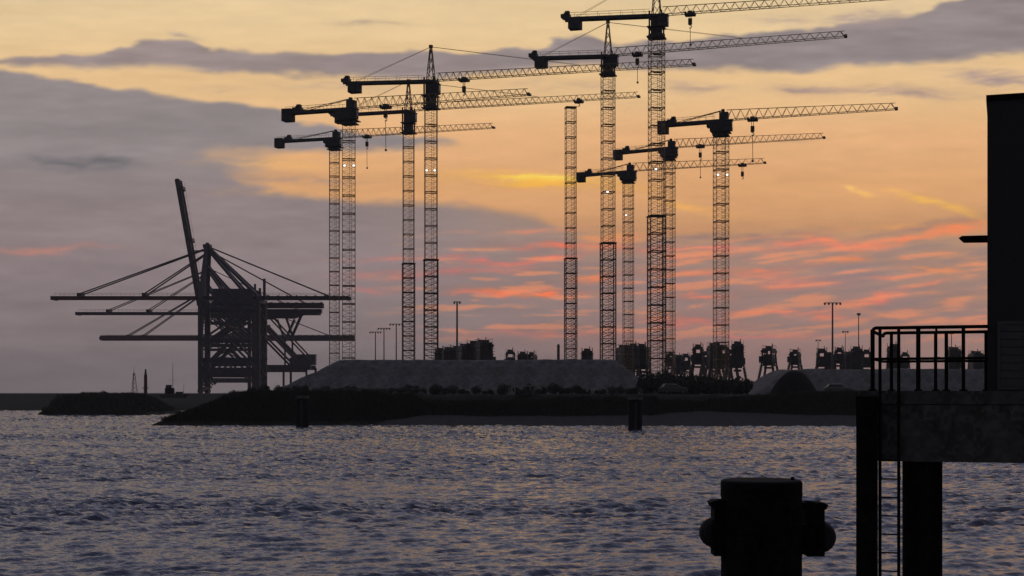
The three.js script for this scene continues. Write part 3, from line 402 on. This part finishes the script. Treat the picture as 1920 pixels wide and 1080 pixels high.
// ------------------------------------------------------------------ straddle carriers in the yard
function makeCarrier(kind) {
  const g = new THREE.Group(), hw = [2.15, 2.3, 2.0][kind], hl = 4.4, Hc = 15, wide = [1.45, 1.75, 1.3][kind], low = [0.6, 0.5, 0.66][kind];
  for (const x of [-1, 1]) for (const z of [-1, 1]) new MB().bar(V(x * (hw + 0.75), 1.5, z * hl), V(x * (wide + 0.15), Hc * low, z * hl * 0.8), 0.42, 0.6).bar(V(x * (wide + 0.15), Hc * low, z * hl * 0.8), V(x * (wide - 0.2), Hc * 0.92, z * hl * 0.75), 0.42, 0.6).build('leg', M.carrierLeg, g);
  for (const x of [-1, 1]) {
    new MB().box(x * (hw + 0.75), 1.4, 0, 0.7, 0.9, hl * 2 + 1.6).build('sill_beam', M.carrier, g);
    for (const z of [-4, -1.4, 1.4, 4]) new MB().rod(V(x * (hw + 0.75) - 0.26, 0.75, z), V(x * (hw + 0.75) + 0.26, 0.75, z), 0.75, 0.75, 16).build('wheel', M.tyre, g);
    new MB().box(x * (wide - 0.1), Hc * 0.89, 0, 0.5, 0.9, hl * 2).build('top_beam', M.carrier, g); new MB().bar(V(x * (wide + 0.1), Hc * low, -hl * 0.8), V(x * (wide + 0.1), Hc * low, hl * 0.8), 0.4).build('side_rail', M.carrier, g);
    const lad = new MB(); for (let y = 3; y < Hc * 0.9; y += 0.8) lad.box(x * lerp(hw + 0.95, wide + 0.3, clamp((y - 1.5) / (Hc * low))), y, hl * 0.9, 0.5, 0.12, 0.4); lad.build('ladder', M.carrier, g);
  }
  // head: engine deck with rails, lamps and exhaust
  const e = new MB().box(0, Hc * 0.93, 0, wide * 1.9, 0.7, hl * 1.7).box(0.15, Hc * 0.97, 0.8, wide * 1.1, 0.9, 3.0).box(-0.5, Hc * 0.985, -1.8, wide * 0.7, 0.8, 2).build('engine_deck', M.carrier, g);
  const rl = new MB(); for (const x of [-1, 1]) { rl.bar(V(x * wide, Hc * 0.96 + 0.9, -3.6), V(x * wide, Hc * 0.96 + 0.9, 3.6), 0.07); for (const z of [-3.6, -1.2, 1.2, 3.6]) rl.bar(V(x * wide, Hc * 0.94, z), V(x * wide, Hc * 0.96 + 0.9, z), 0.07); } rl.build('railing', M.carrier, e);
  new MB().rod(V(0.8, Hc * 0.97, -1), V(0.8, Hc + 0.9, -1), 0.13, 0.13, 8).build('exhaust', M.crown, e);
  // body with the raised spreader
  const top = [0.83, 0.9, 0.87][kind], b = new MB().prism([[-wide * 0.8, Hc * low], [wide * 0.75, Hc * low], [wide * 1.02, Hc * (low + 0.07)], [wide * 1.0, Hc * (top - 0.06)], [wide * 0.7, Hc * top], [-wide * 0.66, Hc * top], [-wide * 1.05, Hc * (top - 0.08)], [-wide * 1.0, Hc * (low + 0.05)]], hl * 1.4, V(0, 0, 0)); b.box(0, Hc * (low - 0.05), 0, wide * 1.3, 0.5, 6.4); b.build('spreader', M.carrier, g);
  for (const x of [-1, 1]) for (const z of [-1, 1]) new MB().rod(V(x * wide * 0.6, Hc * (top - 0.02), z * 2.2), V(x * wide * 0.6, Hc * 0.92, z * 2.2), 0.16, 0.16, 6).build('hoist_rope', M.rope, g);
  const sd = kind === 1 ? 1 : -1, cb = new MB().box(sd * wide * 0.95, Hc * (low + 0.12), hl + 0.2, 1.3, 2.0, 1.6).build('operator_cab', M.carrier, g); new MB().box(sd * wide * 0.95, Hc * (low + 0.13), hl + 1.02, 1.1, 1.3, 0.04).build('window', M.glass, cb);
  return g;
}
{
  const kinds = [makeCarrier(0), makeCarrier(1), makeCarrier(2)];
  const spots = [[826, 649, 0, 1], [841, 647, 0, 1], [857, 645, 0, 1], [873, 641, 0, 1], [890, 635, 0, 1], [907, 633, 0, 1], [957, 652, 1, 0], [980, 656, 1, 1], [997, 657, 1, 2], [1101, 650, 2, 1], [1171, 643, 3, 1], [1187, 640, 3, 1], [1204, 641, 3, 1], [1258, 656, 4, 2], [1271, 662, 4, 1], [1286, 660, 4, 0], [1309, 642, 4, 0], [1324, 655, 4, 2], [1340, 639, 4, 1], [1356, 643, 4, 0], [1383, 636, 4, 1], [1372, 652, 4, 2], [1442, 645, 5, 0], [1491, 652, 5, 2], [1541, 650, 5, 0], [1557, 657, 5, 1], [1574, 648, 5, 2], [1589, 656, 5, 1], [1606, 646, 5, 1], [1625, 652, 5, 0], [1675, 641, 6, 1], [1697, 657, 6, 0], [1788, 647, 6, 1], [1830, 655, 6, 1]];
  const labels = ['straddle carrier in the tight stepped row behind the long sand stockpile', 'straddle carrier top showing above the long sand stockpile between stepped row and bare mast', 'lone straddle carrier top between the bare mast and the hammerhead mast', 'straddle carrier in the tight trio beside the tallest crane mast', 'tall-legged straddle carrier parked between the tallest crane and the lone flat-top crane', 'straddle carrier standing behind the grey sand stockpile with the dark soil heap', 'straddle carrier seen through the platform railing'];
  const groups = ['straddle carriers in the stepped row', 'straddle carriers above the stockpile', null, 'straddle carriers in the trio', 'straddle carriers between the cranes', 'straddle carriers behind the right stockpile', 'straddle carriers beyond the railing'];
  const r = rng(77);
  for (const [px, py, k, kind] of spots) {
    const d = 41500 / (HORIZON - py), o = kinds[kind].clone(); o.name = numbered('straddle_carrier'); scene.add(o);
    o.position.set((px - 960) / F * d, BASE - 0.1, -d); o.rotation.y = (r() - 0.5) * 0.5 + Math.atan2(-(px - 960), F) * 0.7; o.scale.set(0.92 + 0.14 * r(), 1, 1);
    tag(o, labels[k], 'straddle carrier', groups[k]);
  }
}

// ------------------------------------------------------------------ lamp masts and posts
function lampMast(px, top, d, wide, label, r = 0.16) {
  const s = d / F, h = EYE + (HORIZON - top) * s - BASE, g = thing('lamp_mast', label, 'lamp mast', V((px - 960) * s, BASE - 0.2, -d), 0, 'lamp masts in the terminal yard');
  new MB().rod(V(0, 0, 0), V(0, h, 0), r * 1.6, r, 10).build('pole', M.galvanised, g);
  new MB().box(0, h - 0.1, 0, wide, 0.22, 0.3).build('crossarm', M.galvanised, g);
  const n = wide > 3 ? 5 : 2; for (let i = 0; i < n; i++) new MB().box(lerp(-wide / 2 + 0.3, wide / 2 - 0.3, i / (n - 1)), h - 0.45, 0.1, 0.5, 0.5, 0.4).build('lamp_head', M.crown, g);
}
lampMast(857, 564, 420, 2.2, 'tall T-topped lamp mast rising above the stepped row of straddle carriers', 0.24);
lampMast(1561, 566, 430, 5.2, 'tall lamp mast with a wide crossarm of lamps near the railing', 0.22);
lampMast(1610, 586, 460, 1.2, 'thin plain lamp mast beside the wide-armed lamp mast', 0.13);
lampMast(1585, 620, 560, 2.4, 'short lamp mast between the wide-armed and thin plain lamp masts', 0.1);
lampMast(1534, 636, 600, 2.2, 'short lamp mast left of the wide-armed lamp mast', 0.1);
lampMast(1784, 622, 520, 1.6, 'short lamp mast seen through the platform railing', 0.12);
lampMast(704, 621, 600, 5, 'shortest lamp mast of the receding row beside the flat-top mast', 0.18);
lampMast(720, 614, 560, 5, 'middle lamp mast of the receding row beside the flat-top mast', 0.18);
lampMast(743, 606, 520, 5, 'tallest lamp mast of the receding row, close to a hammerhead mast', 0.18);
{ const d = 300, s = d / F, g = thing('marker_post', 'short thick post standing on the sand stockpile skyline beside the bare mast', 'post', V((1047 - 960) * s, BASE, -d)); const h = EYE + (HORIZON - 645) * s - BASE; new MB().rod(V(0, 0, 0), V(0, h - 0.6, 0), 0.36, 0.28, 12).build('pole', M.galvanised, g); new MB().rod(V(0, h - 0.6, 0), V(0, h, 0), 0.36, 0.16, 12).build('cap', M.crown, g); }
{ const d = 366, s = d / F, g = thing('beacon_post', 'tall dark beacon post on the low far shore', 'beacon', V((273 - 960) * s, 0.2, -d)); const h = EYE + 45 * s - 0.2; new MB().rod(V(0, 0, 0), V(0, h - 1.4, 0), 0.5, 0.42, 12).build('pile', M.quayRed, g); new MB().rod(V(0, h - 1.4, 0), V(0, h, 0), 0.3, 0.18, 10).build('beacon_head', M.crown, g); new MB().box(0, h - 4.8, 0, 1.3, 0.2, 1.3).build('platform', M.crown, g); }
{ const d = 520, s = d / F, g = thing('lattice_mast', 'thin lattice radio mast on the far shore beside the beacon post', 'mast', V((251 - 960) * s, 4, -d)); const h = EYE + 38 * s - 4, b = new MB(); for (const [x, z] of [[-1, -1], [1, -1], [0, 1]]) b.bar(V(x * 1.1, 0, z), V(x * 0.25, h, z * 0.25), 0.14); for (let i = 0; i < 5; i++) { const f = (k) => 1.1 - 0.85 * k / 5; b.bar(V(-f(i), h * i / 5, -1), V(f(i + 1), h * (i + 1) / 5, -0.4), 0.1).bar(V(f(i), h * i / 5, -1), V(-f(i + 1), h * (i + 1) / 5, -0.4), 0.1); } b.build('frame', M.galvanised, g); new MB().rod(V(0, h, 0), V(0, h + 2.4, 0), 0.07, 0.04, 6).build('aerial', M.galvanised, g); }
{ // tug lying at the far shore
  const d = 372, s = d / F, g = thing('tug_boat', 'small dark tug boat with thin mast moored by the far quay', 'boat', V((327 - 960) * s, 3.6, -d), 0.1), b = new MB();
  b.prism([[-3.4, 0], [3.0, 0], [3.6, 1.1], [-3.6, 0.9]], 2.6, V(0, -0.4, 0)).build('hull', M.crown, g);
  new MB().box(-1.2, 1.4, 0, 2.2, 1.5, 2).box(-1.4, 2.5, 0, 1.4, 0.9, 1.6).build('wheelhouse', M.darkSoil, g); new MB().box(-0.68, 2.5, 0, 0.04, 0.5, 1.3).box(-1.4, 2.5, 0.82, 1.1, 0.5, 0.04).build('window', M.glass, g.children[1]);
  new MB().box(1.3, 0.9, 0, 1.8, 0.6, 1.6).build('deckhouse', M.crown, g); new MB().rod(V(-0.4, 2, 0), V(-0.4, EYE + 56 * s - 3.6, 0), 0.09, 0.05, 6).bar(V(-1.6, 4.2, 0), V(0.6, 4.2, 0), 0.06).build('mast', M.galvanised, g); new MB().rod(V(2.3, 1, 0), V(2.4, 3.2, 0), 0.05, 0.04, 6).build('flagstaff', M.galvanised, g);
}

// ------------------------------------------------------------------ things on the bank
{ // guard rail on pale concrete feet
  const g = thing('guard_rail', 'low guard rail on pale concrete feet along the grassed bank', 'guard rail', V(sx(585, 214), BASE, -214));
  const L = sx(800, 214) - sx(585, 214), n = 9;
  new MB().box(L / 2, 0.84, 0, L, 0.2, 0.08).build('rail', M.galvanised, g);
  for (let i = 0; i < n; i++) { const x = L * (i + 0.5) / n; new MB().box(x, 0.5, -0.07, 0.09, 0.9, 0.06).build('post', M.galvanised, g); new MB().prism([[-0.62, -0.1], [0.62, -0.1], [0.28, 0.5], [-0.28, 0.5]], 0.5, V(x, 0, -0.5)).build('concrete_foot', M.concrete, g); }
}
{ // trailer with a folded loading arm
  const g = thing('utility_trailer', 'pale open utility trailer with folded loading arm on the bank road', 'trailer', V(sx(988, 214), BASE + 0.02, -214), 0.05);
  new MB().box(-0.45, 1.3, 0, 2.9, 0.14, 1.6).build('bed', M.pale, g); for (const x of [-1.8, 0.5]) for (const z of [-0.7, 0.7]) new MB().box(x, 0.75, z, 0.1, 1.0, 0.1).build('stanchion', M.pale, g);
  new MB().box(-0.4, 0.42, 0, 2.8, 0.16, 1.1).build('chassis', M.crown, g); for (const x of [-1.0, 0.4]) for (const z of [-0.75, 0.75]) new MB().rod(V(x, 0.32, z - 0.1), V(x, 0.32, z + 0.1), 0.32, 0.32, 16).build('wheel', M.tyre, g);
  new MB().bar(V(1.0, 0.5, 0), V(1.5, 1.75, 0), 0.14).bar(V(1.5, 1.75, 0), V(2.2, 0.7, 0), 0.12).torus(V(1.5, 1.4, 0), 0.3, 0.05).build('loading_arm', M.pale, g);
}
{ const g = thing('marker_board', 'small pale marker board standing on the bank between trailer and car', 'sign', V(sx(1101, 214), BASE, -214)); new MB().box(0, 0.45, 0, 0.08, 1.0, 0.08).build('post', M.galvanised, g); new MB().box(0, 0.95, 0.06, 0.42, 0.9, 0.03).build('board', M.pale, g); }
function car(px, d, turn, paint, label) {
  const g = thing('parked_car', label, 'car', V(sx(px, d), BASE + 0.12, -d), turn, 'cars parked along the bank road');
  const body = new THREE.ExtrudeGeometry(new THREE.Shape([[-2.05, 0.35], [2.0, 0.35], [2.1, 0.62], [1.95, 0.86], [0.95, 0.98], [-1.95, 1.0], [-2.1, 0.75]].map((p) => new THREE.Vector2(...p))), { depth: 1.5, bevelEnabled: true, bevelSize: 0.08, bevelThickness: 0.1, bevelSegments: 3 }); body.translate(0, 0, -0.75); part('body', body, paint, g);
  const roof = new THREE.ExtrudeGeometry(new THREE.Shape([[-1.85, 0.98], [1.0, 0.96], [0.35, 1.46], [-1.35, 1.5]].map((p) => new THREE.Vector2(...p))), { depth: 1.2, bevelEnabled: true, bevelSize: 0.05, bevelThickness: 0.12, bevelSegments: 3 }); roof.translate(0, 0, -0.6); part('cabin', roof, paint, g);
  for (const z of [-1, 1]) new MB().prism([[-1.6, 1.04], [0.7, 1.04], [0.26, 1.4], [-1.25, 1.42]], 0.03, V(0, 0, z * 0.735)).build('side_window', M.glass, g);
  new MB().bar(V(1.0, 1.05, 0), V(0.5, 1.43, 0), 1.15, 0.03).build('windscreen', M.glass, g);
  for (const x of [-1.3, 1.3]) for (const z of [-0.78, 0.78]) { const w = new MB().rod(V(x, 0.32, z - 0.11), V(x, 0.32, z + 0.11), 0.32, 0.32, 18).build('wheel', M.tyre, g); new MB().rod(V(x, 0.32, z * 1.0 + Math.sign(z) * 0.1), V(x, 0.32, z + Math.sign(z) * 0.13), 0.2, 0.2, 14).build('rim', M.galvanised, w); }
  for (const z of [-0.6, 0.6]) { new MB().box(2.12, 0.7, z, 0.08, 0.14, 0.3).build('headlight', M.glass, g); new MB().box(-2.14, 0.8, z, 0.06, 0.16, 0.26).build('tail_light', M.red, g); }
}
car(1262, 219.5, 0.2, M.carPaint, 'dark car parked by the shrubs below the tallest crane');
car(1572, 219.5, -0.1, new THREE.MeshPhysicalMaterial({ color: new THREE.Color().setRGB(0.07, 0.07, 0.072), roughness: 0.4, clearcoat: 0.25, clearcoatRoughness: 0.1 }), 'grey car parked beside the round dark soil heap');

// shrubs
function shrubShape(seed, w, h, n) {
  const r = rng(seed), pos = [], nor = [], clumps = []; for (let i = 0; i < 9; i++) clumps.push([(r() - 0.5) * w * 0.7, h * (0.3 + 0.5 * r()), (r() - 0.5) * w * 0.6, w * (0.13 + 0.14 * r())]);
  for (let i = 0; i < n; i++) {
    const c = clumps[i % 9], a = r() * 6.283, b = Math.acos(2 * r() - 1), q = c[3] * (0.5 + 0.6 * Math.cbrt(r())), p = V(c[0] + q * Math.sin(b) * Math.cos(a), Math.max(0.05, c[1] + q * Math.cos(b) * 1.1), c[2] + q * Math.sin(b) * Math.sin(a)), l = 0.1 + 0.14 * r();
    const u = V(r() - 0.5, r() - 0.2, r() - 0.5).normalize(), v = V(r() - 0.5, r() - 0.5, r() - 0.5).cross(u).normalize(), m = v.clone().cross(u).normalize();
    const A = p.clone().addScaledVector(u, -l), B = p.clone().addScaledVector(v, l * 0.42), C = p.clone().addScaledVector(u, l), D = p.clone().addScaledVector(v, -l * 0.42);
    for (const k of [A, B, C, A, C, D]) { pos.push(k.x, k.y, k.z); nor.push(m.x, m.y, m.z); }
  }
  const g = new THREE.BufferGeometry(); g.setAttribute('position', new THREE.Float32BufferAttribute(pos, 3)); g.setAttribute('normal', new THREE.Float32BufferAttribute(nor, 3)); g.setAttribute('uv', new THREE.Float32BufferAttribute(new Float32Array(pos.length / 3 * 2), 2));
  const st = new MB(); for (const c of clumps) { const k = V(c[0] * 0.4, c[1] * 0.45, c[2] * 0.4); st.rod(V(c[0] * 0.08, -0.1, c[2] * 0.08), k, 0.045, 0.03, 6).rod(k, V(c[0], c[1], c[2]), 0.03, 0.012, 6); }
  return [g, st.geo()];
}
{
  const kinds = [shrubShape(3, 2.6, 2.0, 1100), shrubShape(4, 3.2, 2.6, 1300), shrubShape(8, 2.2, 1.5, 900)], r = rng(12);
  const shrub = (x, y, z, k, sc, label, group, dry) => { const g = thing('shrub', label, 'shrub', V(x, y, z), r() * 6.28, group); g.scale.setScalar(sc); part('foliage', kinds[k][0], dry ? M.leafDry : M.leaf, g); part('stems', kinds[k][1], M.bark, g); };
  for (let i = 0; i < 22; i++) { const px = 1206 + i * 9.2 + r() * 6, d = 223 + r() * 10; shrub(sx(px, d), BASE, -d, i % 3, 1.0 + 0.5 * r(), 'leafy dark shrub in the thicket below the cranes, beside the dark soil heap', 'shrubs in the thicket', i % 5 === 0); }
  for (let i = 0; i < 46; i++) { const px = 548 + i * 14.2 + r() * 9, d = 222.6 + r() * 3; shrub(sx(px, d), BASE - 0.05, -d, (i + (r() > 0.5 ? 1 : 0)) % 3, 0.42 + 0.3 * r(), 'low dark shrub along the foot of the long sand stockpile', 'shrubs along the stockpile foot', i % 7 === 0); }
  for (let i = 0; i < 14; i++) { const px = 440 + i * 9 + r() * 7, d = 205 + r() * 12, x = sx(px, d); shrub(x, bankAt(x, -d) - 0.1, -d, (i + 1) % 3, 0.3 + 0.32 * r(), 'low shrub on the crest of the grassed headland in front of the quay cranes', 'shrubs on the headland crest', i % 3 === 0); }
  for (let i = 0; i < 18; i++) { const px = 74 + i * 11.5 + r() * 8, d = 297 + r() * 12, x = sx(px, d); shrub(x, Math.max(0, isletAt(x, -d)) - 0.3, -d, i % 3, 0.32 + 0.32 * r(), 'low shrub growing on the small vegetated islet', 'shrubs on the islet'); }
}
{ // rough grass over the bank and the islet: nobody could count it
  const r = rng(21), pos = [], nor = []; for (let i = 0; i < 9; i++) { const a = r() * 6.283, c = Math.cos(a), s = Math.sin(a), h = 0.3 + 0.3 * r(), l = 0.12 + 0.2 * r(), o = 0.12 * r(); pos.push(c * o - s * 0.02, 0, s * o + c * 0.02, c * o + s * 0.02, 0, s * o - c * 0.02, c * (o + l), h, s * (o + l)); for (let k = 0; k < 3; k++) nor.push(-s * 0.6, 0.5, c * 0.6); }
  const tuft = new THREE.BufferGeometry(); tuft.setAttribute('position', new THREE.Float32BufferAttribute(pos, 3)); tuft.setAttribute('normal', new THREE.Float32BufferAttribute(nor, 3));
  const put = (name, n, place, label) => {
    const inst = new THREE.InstancedMesh(tuft, M.leafDry, n); inst.name = name; inst.userData = { kind: 'stuff', label, category: 'grass' }; const q = new THREE.Quaternion(), c = new THREE.Color(); let k = 0;
    for (let t = 0; k < n && t < n * 8; t++) { const p = place(); if (p.y < 0.55) continue; p.y -= 0.04; const s = 0.7 + 0.9 * r(); inst.setMatrixAt(k, M4.compose(p, q.setFromAxisAngle(V(0, 1, 0), r() * 6.28), V(s, s, s))); c.setRGB(0.6 + 0.5 * r(), 0.7 + 0.4 * r(), 0.5 + 0.4 * r()); inst.setColorAt(k, c); k++; }
    inst.count = k; scene.add(inst);
  };
  put('bank_grass', 26000, () => { const x = -50 + r() * 105, z = -196 - r() * 15.5; return V(x, bankAt(x, z), z); }, 'rough dark grass covering the dike above the waterline');
  put('islet_grass', 4000, () => { const x = -97 + r() * 26, z = -290 - r() * 26; return V(x, isletAt(x, z), z); }, 'rough dark grass covering the small islet');
}

// ------------------------------------------------------------------ mooring piles off the shore
function mooringPile(px, base, top, w, label) {
  const d = EYE * F / (base - HORIZON), s = d / F, r = w * s / 2, h = EYE + (HORIZON - top) * s, g = thing('mooring_pile', label, 'mooring pile', V((px - 960) * s, 0, -d), 0, 'mooring piles off the bank');
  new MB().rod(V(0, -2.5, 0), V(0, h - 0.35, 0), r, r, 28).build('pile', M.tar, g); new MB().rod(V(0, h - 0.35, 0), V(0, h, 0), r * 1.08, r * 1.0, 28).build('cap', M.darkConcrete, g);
  new MB().box(0, h * 0.45, r + 0.06, 0.35, h * 0.8, 0.14).build('fender_strip', M.rubber, g);
}
mooringPile(567, 801, 742, 24, 'squat dark mooring pile off the headland below the sand stockpile');
mooringPile(1191, 807, 744, 26, 'squat dark mooring pile off the bank below the trio of straddle carriers');

// ------------------------------------------------------------------ fender pile in the foreground
{
  const d = 18, s = d / F, g = thing('fender_pile', 'thick black fender pile with a round roller on either side, standing in the water', 'fender pile', V((1427.5 - 960) * s, 0, -d)), top = EYE - 163 * s, Y = (py) => EYE + (HORIZON - py) * s, X = (px) => (px - 1427.5) * s;
  const sh = new MB(); for (let i = 0; i < 1; i++) sh.rod(V(0, -3, 0), V(0, top - 0.05, 0), 0.5, 0.5, 40); sh.build('pile', M.tar, g);
  const cap = new MB(); cap.add(new THREE.LatheGeometry([[0, 0.01], [0.46, 0.006], [0.495, -0.008], [0.505, -0.03], [0.505, -0.2], [0.498, -0.2]].map((p) => new THREE.Vector2(...p)), 40), new THREE.Matrix4().setPosition(0, top, 0)); cap.build('cap', M.tar, g);
  new MB().rod(V(X(1483), top - 0.02, 0.1), V(X(1483), top + 0.045, 0.1), 0.03, 0.02, 10).build('lifting_eye', M.tar, g);
  for (const k of [[-1, 1336, 1354, 937, 1040, 1339, 998, 0.19], [1, 1509, 1541, 941, 1041, 1538, 1007, 0.2]]) {
    const [side, xa, xb, ya, yb, cx, cy, r] = k, w = Math.abs(X(xb) - X(xa)), mx = (X(xa) + X(xb)) / 2;
    const br = new MB().box(mx, (Y(ya) + Y(yb)) / 2, 0, w, Y(ya) - Y(yb), 0.34); br.box(side * 0.52, Y(cy) - 0.02, 0, 0.22, 0.36, 0.3); br.bar(V(X(side < 0 ? xa : xb) - side * 0.02, Y(ya) - 0.03, 0), V(X(side < 0 ? xa : xb) + side * 0.035, Y(ya) - 0.06, 0), 0.3, 0.07); br.bar(V(side * 0.4, Y(ya) - 0.03, 0), V(mx, Y(ya) - 0.03, 0), 0.3, 0.06); br.build('bracket', M.tar, g);
    const c = V(X(cx), Y(cy), 0), ro = new MB(); ro.torus(c, r * 0.62, r * 0.38).rod(c.clone().add(V(0, 0, -0.11)), c.clone().add(V(0, 0, 0.11)), r * 0.72, r * 0.72, 24).build('roller', M.rubber, g);
    new MB().rod(c.clone().add(V(0, 0, -0.2)), c.clone().add(V(0, 0, 0.2)), 0.035, 0.035, 12).build('axle', M.rail, g);
  }
}

// ------------------------------------------------------------------ jetty platform and equipment hut
{
  const d0 = 26.5, X0 = (1608 - 960) / F * d0, th = 19 * Math.PI / 180, s = d0 / F;
  const T = (px) => { const k = (px - 960) / F; return (k * d0 - X0) / (Math.cos(th) + k * Math.sin(th)); }, Y = (py) => EYE + (HORIZON - py) * s;
  const g = thing('jetty_platform', 'dark concrete jetty platform on piles with handrails and a ladder', 'jetty', V(X0, 0, -d0), -th), deckTop = Y(733), under = Y(864), long = 9, deep = 2.6;
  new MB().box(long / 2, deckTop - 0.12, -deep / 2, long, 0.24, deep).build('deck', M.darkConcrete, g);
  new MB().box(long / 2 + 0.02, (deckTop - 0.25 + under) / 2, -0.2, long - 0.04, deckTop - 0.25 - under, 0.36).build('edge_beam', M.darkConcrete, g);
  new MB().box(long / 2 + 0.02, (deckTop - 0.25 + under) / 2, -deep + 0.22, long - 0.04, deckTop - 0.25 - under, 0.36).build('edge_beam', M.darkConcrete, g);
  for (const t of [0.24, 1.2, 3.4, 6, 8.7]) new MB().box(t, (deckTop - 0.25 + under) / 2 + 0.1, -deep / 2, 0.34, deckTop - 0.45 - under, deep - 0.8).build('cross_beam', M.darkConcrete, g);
  const pileX = (T(1688) + T(1766)) / 2, pr = (T(1766) - T(1688)) / 2 * 0.98;
  new MB().box(T(1626), deckTop / 2 - 1.7, 0.03, T(1645) - T(1608), deckTop + 3.2, 0.4).build('fender_post', M.tar, g);
  for (const [x, z] of [[pileX, -0.42], [pileX - 0.095, -deep + 0.42], [5.6, -0.42], [5.6, -deep + 0.42]]) new MB().rod(V(x, -3, z), V(x, under + 0.02, z), pr, pr, 32).build('pile', M.tar, g);
  // ladder
  const l0 = T(1651), l1 = T(1686), la = new THREE.Group(); la.name = 'ladder'; g.add(la);
  for (const x of [l0, l1]) { new MB().rod(V(x, -1, 0.12), V(x, Y(613), 0.12), 0.03, 0.03, 10).build('stile', M.rail, la); }
  for (let y = -0.8; y < under + 0.2; y += 0.335) new MB().rod(V(l0, y, 0.12), V(l1, y, 0.12), 0.014, 0.014, 8).build('rung', M.rail, la);
  for (const y of [Y(900), Y(760)]) for (const x of [l0, l1]) new MB().bar(V(x, y + 0.05, 0.12), V(x, y + 0.05, -0.06), 0.05).build('bracket', M.rail, la);
  // handrail
  const hr = new THREE.Group(); hr.name = 'handrail'; g.add(hr); const r0 = 0.032, topY = Y(615), midY = Y(673), zf = -0.12, zb = -deep + 0.12, x0 = T(1635), x1 = T(1852);
  const elbow = (x, z, dx, dz) => { const b = new THREE.TorusGeometry(0.07, r0, 8, 10, Math.PI / 2); return b; };
  for (const z of [zf, zb]) { new MB().rod(V(x0 + 0.06, topY, z), V(x1, topY, z), r0, r0, 12).add(elbow(), new THREE.Matrix4().makeRotationY(Math.PI).premultiply(new THREE.Matrix4().setPosition(0, 0, 0)).setPosition(x0 + 0.07, topY - 0.07, z)).build('top_rail', M.rail, hr); new MB().rod(V(x0, midY, z), V(x1, midY, z), r0 * 0.8, r0 * 0.8, 10).build('mid_rail', M.rail, hr); }
  new MB().rod(V(x0, topY - 0.06, zf), V(x0, topY - 0.06, zb), r0, r0, 12).build('top_rail', M.rail, hr); new MB().rod(V(x0, midY, zf), V(x0, midY, zb), r0 * 0.8, r0 * 0.8, 10).build('mid_rail', M.rail, hr);
  for (const [px, z, w] of [[1635, zf, 1.25], [1721, zf, 1.25], [1806, zf, 1], [1742, zb, 1], [1764, zb, 1.1], [1845, zb, 1], [1652, zb, 1]]) { const x = z === zf ? T(px) : T(px) + (px - 960) / F * 2.4 * 0.0 + 0.0; new MB().rod(V(x, deckTop - 0.05, z), V(x, topY - 0.03, z), r0 * w, r0 * w, 12).build('post', M.rail, hr); new MB().box(x, deckTop + 0.015, z, 0.14, 0.03, 0.14).build('base_plate', M.rail, hr); }
  { const x = T(1755); new MB().rod(V(x, topY, zf), V(x, midY - 0.02, zf), 0.02, 0.02, 8).bar(V(x, midY, zf), V(x + 0.06, midY + 0.02, zf), 0.03).build('chain_hook', M.rail, hr); }
  // hut
  const hx0 = T(1851), h = thing('equipment_hut', 'tall black windowless equipment hut with louvred panel standing on the jetty platform', 'hut', V(X0 + hx0 * Math.cos(th), deckTop, -d0 + hx0 * Math.sin(th)), -th), hh = Y(176) - deckTop - 0.25, hw = 5.5;
  new MB().box(hw / 2, hh / 2, -deep / 2, hw, hh, deep - 0.3).build('wall', M.hutWall, h);
  new MB().box(hw / 2, hh + 0.05, -deep / 2, hw + 0.04, 0.1, deep - 0.24).build('roof', M.tar, h);
  for (const x of [0.9, 1.9, 2.9, 3.9]) new MB().box(x, hh * 0.6, -0.135, 0.03, hh * 0.78, 0.02).build('cover_strip', M.hutWall, h);
  const l = new MB(), lx0 = 0.2, lx1 = 1.15, ly0 = 0.05, ly1 = 1.22; l.box((lx0 + lx1) / 2, ly1, -0.12, lx1 - lx0, 0.06, 0.06).box((lx0 + lx1) / 2, ly0, -0.12, lx1 - lx0, 0.06, 0.06).box(lx0, (ly0 + ly1) / 2, -0.12, 0.06, ly1 - ly0 + 0.06, 0.062).box(lx1, (ly0 + ly1) / 2, -0.12, 0.06, ly1 - ly0 + 0.06, 0.062); const panel = l.build('louvre_panel', M.louvre, h);
  for (let i = 0; i < 8; i++) { const o = new MB().box((lx0 + lx1) / 2, 0, 0, lx1 - lx0 - 0.07, 0.13, 0.02).build('slat', M.louvre, panel); o.position.set(0, ly0 + 0.1 + i * 0.14, -0.115); }
  const ay = Y(451) - deckTop, ar = new MB(); ar.prism([[0.02, -0.06], [0.02, 0.06], [-0.44, 0.065], [-0.5, 0.03], [-0.42, -0.05]], 0.16, V(0, ay, -0.5)).build('bracket_arm', M.tar, h);
}

renderer.render(scene, camera);
